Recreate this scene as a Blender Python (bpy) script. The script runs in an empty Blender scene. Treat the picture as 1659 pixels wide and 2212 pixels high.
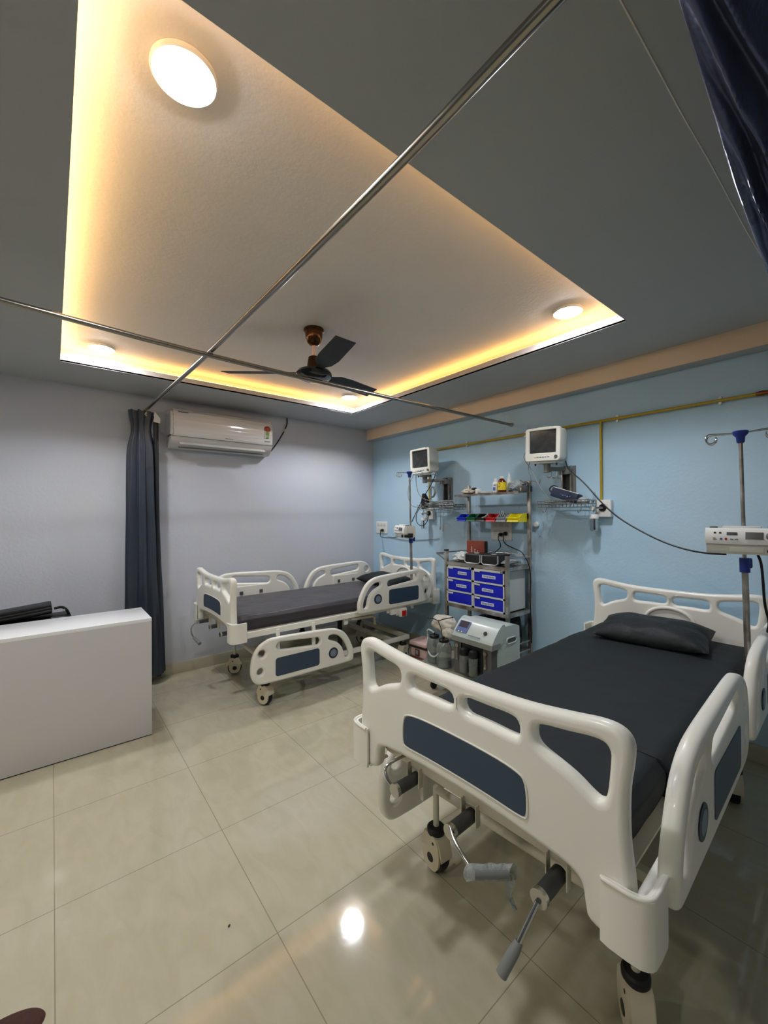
import bpy, bmesh, math, random
from mathutils import Vector, Matrix, noise
random.seed(7)
PI = math.pi
SC = bpy.context.scene
COL = SC.collection

# ------------------------------------------------------------------ helpers
def lin(c):
    c = c / 255.0
    return c / 12.92 if c <= 0.04045 else ((c + 0.055) / 1.055) ** 2.4
def rgb(r, g, b):
    return (lin(r), lin(g), lin(b), 1.0)

def mat(name, col, rough=0.5, metal=0.0, bump=None, spec=0.5, coat=0.0, trans=0.0, emit=None, vary=None, ior=1.45, sheen=0.0, alpha=1.0):
    m = bpy.data.materials.new(name)
    m.use_nodes = True
    nt = m.node_tree
    b = nt.nodes['Principled BSDF']
    b.inputs['Base Color'].default_value = col
    b.inputs['Roughness'].default_value = rough
    b.inputs['Metallic'].default_value = metal
    b.inputs['Specular IOR Level'].default_value = spec
    b.inputs['Coat Weight'].default_value = coat
    b.inputs['Coat Roughness'].default_value = 0.08
    b.inputs['Transmission Weight'].default_value = trans
    b.inputs['IOR'].default_value = ior
    b.inputs['Sheen Weight'].default_value = sheen
    b.inputs['Alpha'].default_value = alpha
    if emit:
        b.inputs['Emission Color'].default_value = emit[0]
        b.inputs['Emission Strength'].default_value = emit[1]
    tc = None
    if bump or vary:
        tc = nt.nodes.new('ShaderNodeTexCoord')
    if bump:
        n = nt.nodes.new('ShaderNodeTexNoise'); n.inputs['Scale'].default_value = bump[0]
        n.inputs['Detail'].default_value = bump[2] if len(bump) > 2 else 3.0
        nt.links.new(tc.outputs['Object'], n.inputs['Vector'])
        bp = nt.nodes.new('ShaderNodeBump'); bp.inputs['Strength'].default_value = bump[1]
        bp.inputs['Distance'].default_value = bump[3] if len(bump) > 3 else 0.01
        nt.links.new(n.outputs['Fac'], bp.inputs['Height'])
        nt.links.new(bp.outputs['Normal'], b.inputs['Normal'])
    if vary:
        n = nt.nodes.new('ShaderNodeTexNoise'); n.inputs['Scale'].default_value = vary[0]; n.inputs['Detail'].default_value = 4
        nt.links.new(tc.outputs['Object'], n.inputs['Vector'])
        r = nt.nodes.new('ShaderNodeMapRange'); r.inputs['From Min'].default_value = 0.35; r.inputs['From Max'].default_value = 0.65
        nt.links.new(n.outputs['Fac'], r.inputs['Value'])
        mx = nt.nodes.new('ShaderNodeMix'); mx.data_type = 'RGBA'
        mx.inputs['A'].default_value = col; mx.inputs['B'].default_value = vary[1]
        nt.links.new(r.outputs['Result'], mx.inputs['Factor'])
        nt.links.new(mx.outputs['Result'], b.inputs['Base Color'])
    return m

class G:
    """collects shapes into one mesh"""
    def __init__(s):
        s.bm = bmesh.new()
    def _add(s, tmp, M=None):
        if M is not None:
            bmesh.ops.transform(tmp, matrix=M, verts=tmp.verts)
        me = bpy.data.meshes.new('t'); tmp.to_mesh(me); tmp.free()
        s.bm.from_mesh(me); bpy.data.meshes.remove(me)
        return s
    def box(s, c, d, rot=None, bev=0.0, seg=2, M=None, taper=None):
        t = bmesh.new(); bmesh.ops.create_cube(t, size=1.0)
        for v in t.verts:
            k = 1.0
            if taper and v.co.z < 0: k = taper
            v.co = Vector((v.co.x * d[0] * k, v.co.y * d[1] * k, v.co.z * d[2]))
        if bev:
            bmesh.ops.bevel(t, geom=list(t.edges), offset=bev, segments=seg, profile=0.6, affect='EDGES')
        T = Matrix.Translation(c)
        if rot is not None: T = T @ rot.to_4x4()
        if M is not None: T = M @ T
        return s._add(t, T)
    def tube(s, pts, r, seg=10, closed=False, M=None):
        pts = [Vector(p) for p in pts]
        n = len(pts); t = bmesh.new(); rings = []
        up = None
        for i, p in enumerate(pts):
            a = pts[(i - 1) % n] if (closed or i > 0) else p
            b = pts[(i + 1) % n] if (closed or i < n - 1) else p
            d = (b - a)
            d = d.normalized() if d.length > 1e-9 else Vector((0, 0, 1))
            if up is None:
                up = Vector((0, 0, 1)) if abs(d.z) < 0.9 else Vector((1, 0, 0))
            x = up.cross(d)
            if x.length < 1e-6: x = Vector((1, 0, 0)).cross(d)
            x.normalize(); y = d.cross(x); up = y
            rr = r[i] if isinstance(r, (list, tuple)) else r
            rings.append([t.verts.new(p + x * (math.cos(2 * PI * k / seg) * rr) + y * (math.sin(2 * PI * k / seg) * rr)) for k in range(seg)])
        m = n if closed else n - 1
        for i in range(m):
            A, B = rings[i], rings[(i + 1) % n]
            for k in range(seg):
                t.faces.new((A[k], A[(k + 1) % seg], B[(k + 1) % seg], B[k]))
        if not closed:
            t.faces.new(rings[0][::-1]); t.faces.new(rings[-1])
        return s._add(t, M)
    def cyl(s, a, b, r, seg=20, M=None):
        return s.tube([a, b], r, seg, M=M)
    def lathe(s, prof, o=(0, 0, 0), rot=None, seg=28, M=None, sx=1.0, sy=1.0):
        t = bmesh.new(); rings = []
        for r, z in prof:
            if r < 1e-6: rings.append([t.verts.new((0, 0, z))])
            else: rings.append([t.verts.new((math.cos(2 * PI * k / seg) * r * sx, math.sin(2 * PI * k / seg) * r * sy, z)) for k in range(seg)])
        for A, B in zip(rings, rings[1:]):
            for k in range(seg):
                k2 = (k + 1) % seg
                if len(A) == 1 and len(B) == 1: continue
                if len(A) == 1: t.faces.new((A[0], B[k2], B[k]))
                elif len(B) == 1: t.faces.new((A[k], A[k2], B[0]))
                else: t.faces.new((A[k], A[k2], B[k2], B[k]))
        if len(rings[0]) > 1: t.faces.new(rings[0][::-1])
        if len(rings[-1]) > 1: t.faces.new(rings[-1])
        T = Matrix.Translation(o)
        if rot is not None: T = T @ rot.to_4x4()
        if M is not None: T = M @ T
        return s._add(t, T)
    def grid(s, fn, nu, nv, closeu=False, M=None):
        t = bmesh.new()
        V = [[t.verts.new(fn(i / (nu if closeu else nu - 1), j / (nv - 1))) for j in range(nv)] for i in range(nu)]
        for i in range(nu if closeu else nu - 1):
            for j in range(nv - 1):
                i2 = (i + 1) % nu
                t.faces.new((V[i][j], V[i2][j], V[i2][j + 1], V[i][j + 1]))
        return s._add(t, M)
    def prism(s, poly, z0, z1, M=None):
        t = bmesh.new()
        a = [t.verts.new((x, y, z0)) for x, y in poly]; b = [t.verts.new((x, y, z1)) for x, y in poly]
        n = len(poly)
        t.faces.new(a[::-1]); t.faces.new(b)
        for k in range(n): t.faces.new((a[k], a[(k + 1) % n], b[(k + 1) % n], b[k]))
        return s._add(t, M)
    def obj(s, name, m, parent=None, ang=38, loc=None):
        bm = s.bm
        bmesh.ops.remove_doubles(bm, verts=bm.verts, dist=1e-6)
        bmesh.ops.recalc_face_normals(bm, faces=bm.faces)
        for f in bm.faces: f.smooth = True
        for e in bm.edges:
            if len(e.link_faces) != 2 or e.calc_face_angle(0) > math.radians(ang): e.smooth = False
        me = bpy.data.meshes.new(name); bm.to_mesh(me); bm.free()
        me.materials.append(m)
        o = bpy.data.objects.new(name, me); COL.objects.link(o)
        if parent: o.parent = parent
        if loc: o.location = loc
        return o

RX = lambda a: Matrix.Rotation(a, 3, 'X')
RY = lambda a: Matrix.Rotation(a, 3, 'Y')
RZ = lambda a: Matrix.Rotation(a, 3, 'Z')

def tag(o, label, cat, group=None):
    o['label'] = label; o['category'] = cat
    if group: o['group'] = group
    return o
def thing(name, label, cat, loc=(0, 0, 0), rz=0.0, group=None, rot=None):
    o = bpy.data.objects.new(name, None); COL.objects.link(o)
    o.location = loc
    o.rotation_euler = rot if rot else (0, 0, rz)
    o.empty_display_size = 0.05
    return tag(o, label, cat, group)
def struct(o):
    o['kind'] = 'structure'; return o

def chaikin(p, n=2, closed=True):
    for _ in range(n):
        q = []
        m = len(p)
        rng = range(m) if closed else range(m - 1)
        if not closed: q.append(p[0])
        for i in rng:
            a, b = p[i], p[(i + 1) % m]
            q.append(tuple(a[k] * .75 + b[k] * .25 for k in range(len(a))))
            q.append(tuple(a[k] * .25 + b[k] * .75 for k in range(len(a))))
        if not closed: q.append(p[-1])
        p = q
    return p
def smooth3(pts, n=3):
    return chaikin([tuple(p) for p in pts], n, closed=False)
def rrect(w, h, r, n=5, cx=0, cy=0):
    out = []
    for k, (sx, sy) in enumerate(((1, 1), (-1, 1), (-1, -1), (1, -1))):
        for i in range(n + 1):
            a = PI / 2 * k + PI / 2 * i / n
            out.append((cx + sx * (w / 2 - r) + r * math.cos(a), cy + sy * (h / 2 - r) + r * math.sin(a)))
    return out
def circ(r, cx=0, cy=0, n=20):
    return [(cx + r * math.cos(2 * PI * i / n), cy + r * math.sin(2 * PI * i / n)) for i in range(n)]

def plate(name, loops, thick, bev, m, parent, M):
    """sheet with openings and rounded edges; loops in a plane (u,v), thickness along w; M maps (u,v,w) to the parent"""
    cu = bpy.data.curves.new('c', 'CURVE'); cu.dimensions = '2D'; cu.fill_mode = 'BOTH'
    for lp in loops:
        sp = cu.splines.new('POLY'); sp.points.add(len(lp) - 1)
        for i, (x, y) in enumerate(lp): sp.points[i].co = (x, y, 0, 1)
        sp.use_cyclic_u = True
    cu.extrude = max(thick / 2 - bev, 0.0); cu.bevel_depth = bev; cu.bevel_resolution = 3; cu.offset = -bev
    o = bpy.data.objects.new('c', cu); COL.objects.link(o)
    dg = bpy.context.evaluated_depsgraph_get(); dg.update()
    me = bpy.data.meshes.new_from_object(o.evaluated_get(dg))
    bpy.data.objects.remove(o); bpy.data.curves.remove(cu)
    bm = bmesh.new(); bm.from_mesh(me)
    bmesh.ops.remove_doubles(bm, verts=bm.verts, dist=2e-5)
    for f in bm.faces: f.smooth = abs(f.normal.z) < 0.995
    bmesh.ops.transform(bm, matrix=M, verts=bm.verts)
    bmesh.ops.recalc_face_normals(bm, faces=bm.faces)
    for e in bm.edges: e.smooth = True
    bm.to_mesh(me); bm.free()
    me.name = name; me.materials.clear(); me.materials.append(m)
    o = bpy.data.objects.new(name, me); COL.objects.link(o)
    if parent: o.parent = parent
    return o
# (u,v,w)->(x,y,z) maps
M_YZ = Matrix(((0, 0, 1, 0), (1, 0, 0, 0), (0, 1, 0, 0), (0, 0, 0, 1)))      # u=y v=z w=x
M_XZ = Matrix(((1, 0, 0, 0), (0, 0, 1, 0), (0, 1, 0, 0), (0, 0, 0, 1)))      # u=x v=z w=y

# ------------------------------------------------------------------ materials
WARM = rgb(255, 176, 62)
m_bed = mat('bed_plastic', rgb(238, 236, 226), .32, bump=(400, .03), coat=.15)
m_bedmetal = mat('bed_painted_metal', rgb(205, 200, 182), .38)
m_inlay = mat('navy_inlay', rgb(52, 70, 90), .42)
m_inlay_dk = mat('navy_disc', rgb(42, 55, 72), .4)
m_ring = mat('pale_ring', rgb(120, 135, 150), .4)
m_sheet2 = mat('charcoal_sheet', rgb(31, 37, 39), .66, bump=(5, .35, 3, .02), spec=.3)
m_sheet1 = mat('grey_violet_sheet', rgb(60, 57, 62), .42, bump=(6, .5, 4, .02), sheen=.1)
m_pillow = mat('dark_pillow_cloth', rgb(30, 35, 37), .58, bump=(7, .8, 3, .03), spec=.35)
m_castor = mat('castor_cream', rgb(216, 206, 182), .4)
m_rubber = mat('black_rubber', rgb(22, 22, 23), .55)
m_black = mat('black_plastic', rgb(18, 18, 20), .35)
m_chrome = mat('chrome', rgb(200, 200, 198), .16, 1.0)
m_steel = mat('stainless_steel', rgb(205, 200, 192), .34, .92, vary=(9, rgb(140, 132, 122)))
m_rod = mat('curtain_rod_steel', rgb(150, 146, 138), .24, 1.0)
m_gray = mat('grey_grip', rgb(128, 130, 130), .5)
m_shaft = mat('dark_zinc', rgb(92, 94, 96), .35, .8)
m_white = mat('white_plastic', rgb(232, 232, 228), .35)
m_mon = mat('monitor_shell', rgb(222, 221, 210), .4)
m_screen = mat('monitor_glass', rgb(48, 50, 50), .12, vary=(22, rgb(60, 62, 62)))
m_bluep = mat('blue_clamp', rgb(38, 58, 140), .38)
m_greybr = mat('grey_bracket', rgb(120, 122, 120), .45, .3)
m_yellow = mat('yellow_pipe_paint', rgb(178, 150, 30), .3, coat=.3)
m_copper = mat('bare_copper', rgb(150, 88, 52), .35, .9)
m_wire = mat('grey_wire', rgb(128, 128, 124), .4, .5)
m_lead = mat('grey_lead', rgb(140, 146, 148), .5)
m_blackcab = mat('black_cable', rgb(14, 14, 16), .5)
m_draw = mat('blue_drawer', rgb(8, 26, 190), .4)
m_cab = mat('cabinet_white', rgb(205, 208, 205), .45)
m_label = mat('paper_label', rgb(222, 226, 235), .6)
m_print = mat('grey_print', rgb(110, 118, 150), .6)
m_redbook = mat('rust_red_cover', rgb(128, 58, 38), .5)
m_dark = mat('dark_charcoal', rgb(30, 31, 33), .4)
m_silver = mat('silver_plastic', rgb(190, 192, 194), .3, .6)
m_clear = mat('clear_plastic', rgb(235, 240, 240), .06, trans=.95, ior=1.3)
m_jar = mat('clear_jar_plastic', rgb(214, 226, 220), .06, trans=.78, ior=1.15, coat=.5)
m_film = mat('clear_film', rgb(214, 222, 222), .18, trans=.55, ior=1.2, bump=(30, .9, 4, .02))
m_foil = mat('white_polythene', rgb(205, 210, 208), .22, bump=(24, 1.0, 4, .02), coat=.4)
m_conc = mat('concentrator_shell', rgb(190, 203, 200), .3, coat=.2)
m_concg = mat('concentrator_grey', rgb(92, 92, 90), .45)
m_concm = mat('concentrator_band', rgb(140, 145, 140), .45)
m_panelblue = mat('control_blue', rgb(92, 112, 165), .35)
m_pink = mat('pink_plastic', rgb(205, 178, 172), .4)
m_brown = mat('brown_strap', rgb(92, 48, 28), .45)
m_cream = mat('cream_cloth', rgb(205, 196, 176), .7, bump=(30, .8, 4, .02))
m_desk = mat('white_laminate', rgb(205, 203, 204), .12, bump=(60, .015), coat=.25)
m_leather = mat('black_leather', rgb(10, 10, 11), .42, bump=(60, .15), spec=.35)
m_curtain = mat('slate_satin_curtain', rgb(47, 55, 67), .36, spec=.6, bump=(60, .15))
m_curtain2 = mat('navy_satin_curtain', rgb(104, 112, 142), .33, .7, bump=(18, .35, 4, .02), spec=.8)
m_twine = mat('cream_twine', rgb(215, 210, 165), .7)
m_ac = mat('ac_gloss_white', rgb(226, 224, 222), .12, coat=.5)
m_acd = mat('ac_matt_white', rgb(205, 203, 200), .4)
m_acdark = mat('ac_vent_grey', rgb(120, 118, 116), .5)
m_bronze = mat('fan_bronze', rgb(70, 44, 22), .22, .7)
m_gold = mat('fan_gold_ring', rgb(190, 140, 60), .25, .9)
m_blade = mat('fan_blade_dark', rgb(33, 35, 36), .55, vary=(14, rgb(24, 25, 25)))
m_rodpink = mat('fan_downrod', rgb(225, 190, 175), .4)
m_glowd = mat('downlight_diffuser', rgb(255, 255, 255), .5, emit=(rgb(246, 249, 255), 300.0))
m_led = mat('amber_led', rgb(255, 190, 80), .5, emit=((1.0, .54, .15, 1), 17.0))
m_ledw = mat('amber_led_bright', rgb(255, 190, 80), .5, emit=((1.0, .60, .22, 1), 48.0))
m_rim = mat('downlight_rim', rgb(225, 225, 225), .3)
m_maroon = mat('maroon_blur', rgb(70, 44, 38), .9, bump=(60, .5))  # colour of the heap that stands in for a dark blur
BIN = {k: mat('bin_' + k, c, .28, coat=.3) for k, c in dict(blue=rgb(22, 52, 190), green=rgb(6, 96, 58), black=rgb(16, 17, 18), red=rgb(196, 26, 32), yellow=rgb(232, 218, 22)).items()}
BIN['grey'] = mat('bin_translucent_grey', rgb(176, 182, 184), .2, trans=.35)
m_brownb = mat('amber_bottle', rgb(96, 34, 12), .15, coat=.4)
m_yel = mat('yellow_label', rgb(228, 206, 40), .5)
m_red = mat('red_plastic', rgb(196, 24, 22), .4)
m_mesh = mat('woven_net', rgb(206, 202, 188), .6, bump=(30, .7, 3, .01))
m_text = mat('dark_print', rgb(70, 74, 78), .5)
m_wht2 = mat('white_print', rgb(225, 222, 215), .6)

def tex_wall(name, c1, c2, scale=1.3, bump=.12):
    m = mat(name, c1, .62, spec=.3)
    nt = m.node_tree; b = nt.nodes['Principled BSDF']
    g = nt.nodes.new('ShaderNodeNewGeometry')
    n = nt.nodes.new('ShaderNodeTexNoise'); n.inputs['Scale'].default_value = scale; n.inputs['Detail'].default_value = 5
    nt.links.new(g.outputs['Position'], n.inputs['Vector'])
    r = nt.nodes.new('ShaderNodeMapRange'); r.inputs['From Min'].default_value = .38; r.inputs['From Max'].default_value = .62
    nt.links.new(n.outputs['Fac'], r.inputs['Value'])
    mx = nt.nodes.new('ShaderNodeMix'); mx.data_type = 'RGBA'; mx.inputs['A'].default_value = c1; mx.inputs['B'].default_value = c2
    nt.links.new(r.outputs['Result'], mx.inputs['Factor']); nt.links.new(mx.outputs['Result'], b.inputs['Base Color'])
    n2 = nt.nodes.new('ShaderNodeTexNoise'); n2.inputs['Scale'].default_value = 55; n2.inputs['Detail'].default_value = 5
    n3 = nt.nodes.new('ShaderNodeTexNoise'); n3.inputs['Scale'].default_value = 6; n3.inputs['Detail'].default_value = 3
    nt.links.new(g.outputs['Position'], n2.inputs['Vector']); nt.links.new(g.outputs['Position'], n3.inputs['Vector'])
    ad = nt.nodes.new('ShaderNodeMath'); ad.operation = 'MULTIPLY_ADD'; ad.inputs[1].default_value = 2.0
    nt.links.new(n3.outputs['Fac'], ad.inputs[0]); nt.links.new(n2.outputs['Fac'], ad.inputs[2])
    bp = nt.nodes.new('ShaderNodeBump'); bp.inputs['Strength'].default_value = bump; bp.inputs['Distance'].default_value = .01
    nt.links.new(ad.outputs[0], bp.inputs['Height']); nt.links.new(bp.outputs['Normal'], b.inputs['Normal'])
    return m
m_wallR = tex_wall('right_wall_pale_blue', rgb(176, 210, 231), rgb(184, 212, 229))
m_wallB = tex_wall('back_wall_lilac_grey', rgb(197, 201, 212), rgb(200, 203, 208))
m_ceil = tex_wall('upper_ceiling_plaster', rgb(236, 230, 223), rgb(232, 225, 218), 1.2, .12)
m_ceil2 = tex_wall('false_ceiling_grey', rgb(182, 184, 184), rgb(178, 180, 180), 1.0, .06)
m_beam = tex_wall('beam_paint_cream', rgb(246, 222, 192), rgb(242, 216, 186), 1.0, .1)
m_lip = tex_wall('cove_lip_paint', rgb(188, 184, 180), rgb(184, 180, 176), 1.0, .05)

def floor_mat():
    m = mat('beige_vitrified_tile', rgb(190, 184, 164), .07, spec=.9)
    nt = m.node_tree; b = nt.nodes['Principled BSDF']; L = nt.links.new
    g = nt.nodes.new('ShaderNodeNewGeometry'); sp = nt.nodes.new('ShaderNodeSeparateXYZ'); L(g.outputs['Position'], sp.inputs[0])
    def line(out, off):
        a = nt.nodes.new('ShaderNodeMath'); a.operation = 'SUBTRACT'; a.inputs[1].default_value = off; L(out, a.inputs[0])
        p = nt.nodes.new('ShaderNodeMath'); p.operation = 'PINGPONG'; p.inputs[1].default_value = .311; L(a.outputs[0], p.inputs[0])
        return p
    px, py = line(sp.outputs['X'], .005), line(sp.outputs['Y'], .152)
    mn = nt.nodes.new('ShaderNodeMath'); mn.operation = 'MINIMUM'; L(px.outputs[0], mn.inputs[0]); L(py.outputs[0], mn.inputs[1])
    mr = nt.nodes.new('ShaderNodeMapRange'); mr.inputs['From Min'].default_value = .0008; mr.inputs['From Max'].default_value = .0022
    mr.inputs['To Min'].default_value = 0; mr.inputs['To Max'].default_value = 1; L(mn.outputs[0], mr.inputs['Value'])
    mp = nt.nodes.new('ShaderNodeMapping'); mp.inputs['Scale'].default_value = (2.2, .9, 1); mp.inputs['Rotation'].default_value = (0, 0, .5)
    L(g.outputs['Position'], mp.inputs['Vector'])
    n = nt.nodes.new('ShaderNodeTexNoise'); n.inputs['Scale'].default_value = 5.5; n.inputs['Detail'].default_value = 9; n.inputs['Distortion'].default_value = 1.2
    L(mp.outputs[0], n.inputs['Vector'])
    cr = nt.nodes.new('ShaderNodeValToRGB')
    cr.color_ramp.elements[0].position = .35; cr.color_ramp.elements[0].color = rgb(186, 180, 155)
    cr.color_ramp.elements[1].position = .62; cr.color_ramp.elements[1].color = rgb(193, 187, 164)
    L(n.outputs['Fac'], cr.inputs['Fac'])
    mx = nt.nodes.new('ShaderNodeMix'); mx.data_type = 'RGBA'; mx.inputs['A'].default_value = rgb(146, 138, 116)
    L(mr.outputs['Result'], mx.inputs['Factor']); L(cr.outputs['Color'], mx.inputs['B'])
    L(mx.outputs['Result'], b.inputs['Base Color'])
    n2 = nt.nodes.new('ShaderNodeTexNoise'); n2.inputs['Scale'].default_value = 45; n2.inputs['Detail'].default_value = 3
    L(g.outputs['Position'], n2.inputs['Vector'])
    bp = nt.nodes.new('ShaderNodeBump'); bp.inputs['Strength'].default_value = .012; bp.inputs['Distance'].default_value = .004
    L(n2.outputs['Fac'], bp.inputs['Height']); L(bp.outputs['Normal'], b.inputs['Normal'])
    return m
m_wallL = tex_wall('left_wall_low_bounce', rgb(92, 98, 108), rgb(86, 92, 102))  # unseen wall, darkened to cut the light it bounces back
m_fill_glow = mat('fill_light_diffuser', rgb(255, 255, 255), .5, emit=(rgb(255, 246, 228), 290.0))  # glow of the two added fill lights outside the view
m_floor = floor_mat()
m_skirt = mat('skirting_tile', rgb(190, 184, 164), .2)

# ------------------------------------------------------------------ room
XL, XR, YF, YB = -2.3, 3.289, -1.3, 4.283
Z1, Z2 = 2.594, 2.72
TX0, TX1, TY0, TY1 = .044, 2.543, .938, 3.672
def sbox(name, a, b, m):
    g = G(); g.box([(a[i] + b[i]) / 2 for i in range(3)], [abs(b[i] - a[i]) for i in range(3)])
    return struct(g.obj(name, m))
sbox('floor', (XL, YF, -.1), (XR, YB, 0), m_floor)
sbox('wall_right', (XR, YF - .1, -.1), (XR + .1, YB + .1, 2.95), m_wallR)
sbox('wall_back', (XL - .1, YB, -.1), (XR, YB + .1, 2.95), m_wallB)
sbox('wall_left', (XL - .1, YF - .1, -.1), (XL, YB, 2.95), m_wallL)
sbox('wall_front', (XL, YF - .1, -.1), (XR, YF, 2.95), m_wallB)
g = G()
g.box(((XL + XR) / 2, (YF + YB) / 2, Z2 + .05), (XR - XL, YB - YF, .1))
struct(g.obj('ceiling', m_ceil))
# lower false ceiling as a frame round the tray
g = G()
T = .012
for a, b in (((XL, YF), (TX0, YB)), ((TX1, YF), (XR, YB)), ((TX0, YF), (TX1, TY0)), ((TX0, TY1), (TX1, YB))):
    g.box(((a[0] + b[0]) / 2, (a[1] + b[1]) / 2, Z1 + T / 2), (b[0] - a[0], b[1] - a[1], T))
struct(g.obj('ceiling', m_ceil2))
def ring(x0, x1, y0, y1, w, z0, z1, g):
    g.box(((x0 + x1) / 2, y0 - w / 2, (z0 + z1) / 2), (x1 - x0 + 2 * w, w, z1 - z0))
    g.box(((x0 + x1) / 2, y1 + w / 2, (z0 + z1) / 2), (x1 - x0 + 2 * w, w, z1 - z0))
    g.box((x0 - w / 2, (y0 + y1) / 2, (z0 + z1) / 2), (w, y1 - y0, z1 - z0))
    g.box((x1 + w / 2, (y0 + y1) / 2, (z0 + z1) / 2), (w, y1 - y0, z1 - z0))
g = G(); ring(TX0, TX1, TY0, TY1, .012, Z1 + .0005, Z1 + .05, g)
struct(g.obj('trim_1', m_lip))
RC = .15
g = G(); ring(TX0 - RC, TX1 + RC, TY0 - RC, TY1 + RC, .012, Z1 + T, Z2, g)
struct(g.obj('trim_2', m_ceil))
g = G()
g.box(((XR + 3.183) / 2, (YF + YB) / 2, (2.462 + Z1) / 2), (XR - 3.183, YB - YF, Z1 - 2.462))
struct(g.obj('trim_3', m_beam))
g = G(); g.box(((XR + 3.183) / 2, (YF + YB) / 2, 2.4605), (XR - 3.183, YB - YF, .004))
struct(g.obj('trim_5', m_ceil2))
# thin plaster joint across the false ceiling
g = G(); g.tube([(TX0 + .3 + i * .25, .36 - i * .0025 + .0015 * math.sin(i * 2.1), Z1 - .0004) for i in range(11)], .0022, 6)
struct(g.obj('trim_4', m_ceil))
g = G(); g.box(((XL + XR) / 2, YB - .006, .052), (XR - XL, .012, .104), bev=.003)
struct(g.obj('baseboard_back', m_skirt))
g = G(); g.box((XR - .006, (YF + YB) / 2, .052), (.012, YB - YF - .03, .104), bev=.003)
struct(g.obj('baseboard_right', m_skirt))

# led strips behind the lip
def strip(a, b, label, m):
    g = G(); c = [(a[i] + b[i]) / 2 for i in range(3)]
    g.box(c, [max(abs(b[i] - a[i]), .01) for i in range(3)])
    tag(g.obj('led_strip', m), label, 'light', 'amber light strips in the ceiling cove')
zs = Z1 + .059
e = .045
strip((TX0 - e, TY0, zs), (TX0 - e, TY1, zs), 'amber light strip behind the cove edge above the white desk', m_ledw)
strip((TX0, TY1 + e, zs), (TX1, TY1 + e, zs), 'amber light strip behind the cove edge nearest the air conditioner wall', m_led)
strip((TX1 + e, TY0, zs), (TX1 + e, TY1, zs), 'amber light strip behind the cove edge nearest the pale blue wall', m_led)
strip((TX0, TY0 - e, zs), (TX1, TY0 - e, zs), 'amber light strip behind the cove edge nearest the camera', m_led)

def downlight(x, y, label):
    t = thing('downlight', label, 'ceiling light', (x, y, Z2), group='round downlights in the ceiling tray')
    g = G(); g.lathe([(.070, -.001), (.085, -.001), (.086, -.010), (.081, -.015), (.076, -.015), (.075, -.010)], seg=40); g.obj('rim', m_rim, t)
    g = G(); g.lathe([(0, -.019), (.068, -.0185), (.074, -.016), (.075, -.013), (.075, -.009), (0, -.010)], seg=40); g.obj('diffuser', m_glowd, t)
downlight(.285, 1.215, 'largest looking round white downlight, nearest the camera')
downlight(.278, 3.575, 'round white downlight at the tray corner above the curtain')
downlight(2.388, 3.505, 'round white downlight at the far tray corner beside the fan')
# unseen fill lights added left of the view to brighten bed board and desk
for (x, y, l) in ((-1.5, .75, 'added round fill light in the flat ceiling outside the view, level with the near bed'), (-1.5, 2.6, 'added round fill light in the flat ceiling outside the view, level with the white desk')):
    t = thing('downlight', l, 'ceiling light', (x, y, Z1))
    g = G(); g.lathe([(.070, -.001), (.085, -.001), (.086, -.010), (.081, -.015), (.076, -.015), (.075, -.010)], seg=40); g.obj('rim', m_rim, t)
    g = G(); g.lathe([(0, -.019), (.068, -.0185), (.074, -.016), (.075, -.013), (.075, -.009), (0, -.010)], seg=40); g.obj('diffuser', m_fill_glow, t)
downlight(2.412, 1.212, 'round white downlight at the tray corner above the near bed')

# ------------------------------------------------------------------ curtain rods
def srod(name, pts, label, r=.0125):
    g = G(); g.tube(smooth3(pts, 2), r, 14)
    return tag(g.obj(name, m_rod), label, 'curtain rod', 'steel curtain rods under the ceiling')
srod('curtain_rod', [(-2.29, 1.87, 2.317), (-.9, 2.03, 2.317), (-.153, 2.106, 2.317), (.611, 2.190, 2.317), (1.67, 2.203, 2.317), (3.286, 2.19, 2.317)],
     'steel curtain rod running past the fan to the pale blue wall')
g = G(); g.cyl((3.262, 2.19, 2.317), (3.2885, 2.19, 2.317), .019, 18)
tag(g.obj('rod_bracket', m_steel), 'round steel wall cup holding the rod end on the pale blue wall', 'bracket')
srod('curtain_rod', [(.64, -1.28, 2.343), (.640, -.2, 2.343), (.641, .342, 2.343), (.652, .73, 2.343), (.645, 1.5, 2.343), (.632, 2.27, 2.343), (.63, 3.0, 2.37), (.657, 4.2, 2.452)],
     'steel curtain rod crossing the whole tray and ending at the tied curtain')

# left curtain, gathered at the back wall
t = thing('curtain', 'tall slate grey satin curtain gathered at the rod end near the desk', 'curtain', (.60, 4.16, 0))
def cfn(u, v):
    z = .085 + v * (2.425 - .085)
    a = .085 + .055 * (1 - v) ** 1.2; b = .05 + .022 * (1 - v)
    th = 2 * PI * u
    f = 1 + .20 * math.sin(7 * th + 1.2 * v) + .10 * math.sin(12 * th - 2 * v + 1) + .05 * noise.noise((th * 2, v * 5, 0))
    pin = 1 - .28 * math.exp(-((v - .93) / .05) ** 2)
    ox = .012 + .0 * v + .02 * (1 - v)
    return Vector((ox + a * f * pin * math.cos(th), b * f * pin * math.sin(th), z + .006 * math.sin(9 * th)))
g = G(); g.grid(cfn, 150, 60, closeu=True); g.obj('cloth', m_curtain, t, 80)
def cfn2(u, v):
    z = .06 + v * 2.33
    return Vector((.125 + .022 * (1 - v) + .02 * math.cos(2 * PI * u), -.005 + .014 * math.sin(2 * PI * u), z))
g = G(); g.grid(cfn2, 18, 20, closeu=True); g.obj('hem', m_dark, t, 80)
g = G(); g.prism([(0, 0), (.05, -.01), (.055, .035), (.01, .09)], 0, .002, M=Matrix.Translation((.095, -.075, 2.33)) @ M_XZ); g.obj('care_tag', m_white, t)
t = G()
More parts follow.
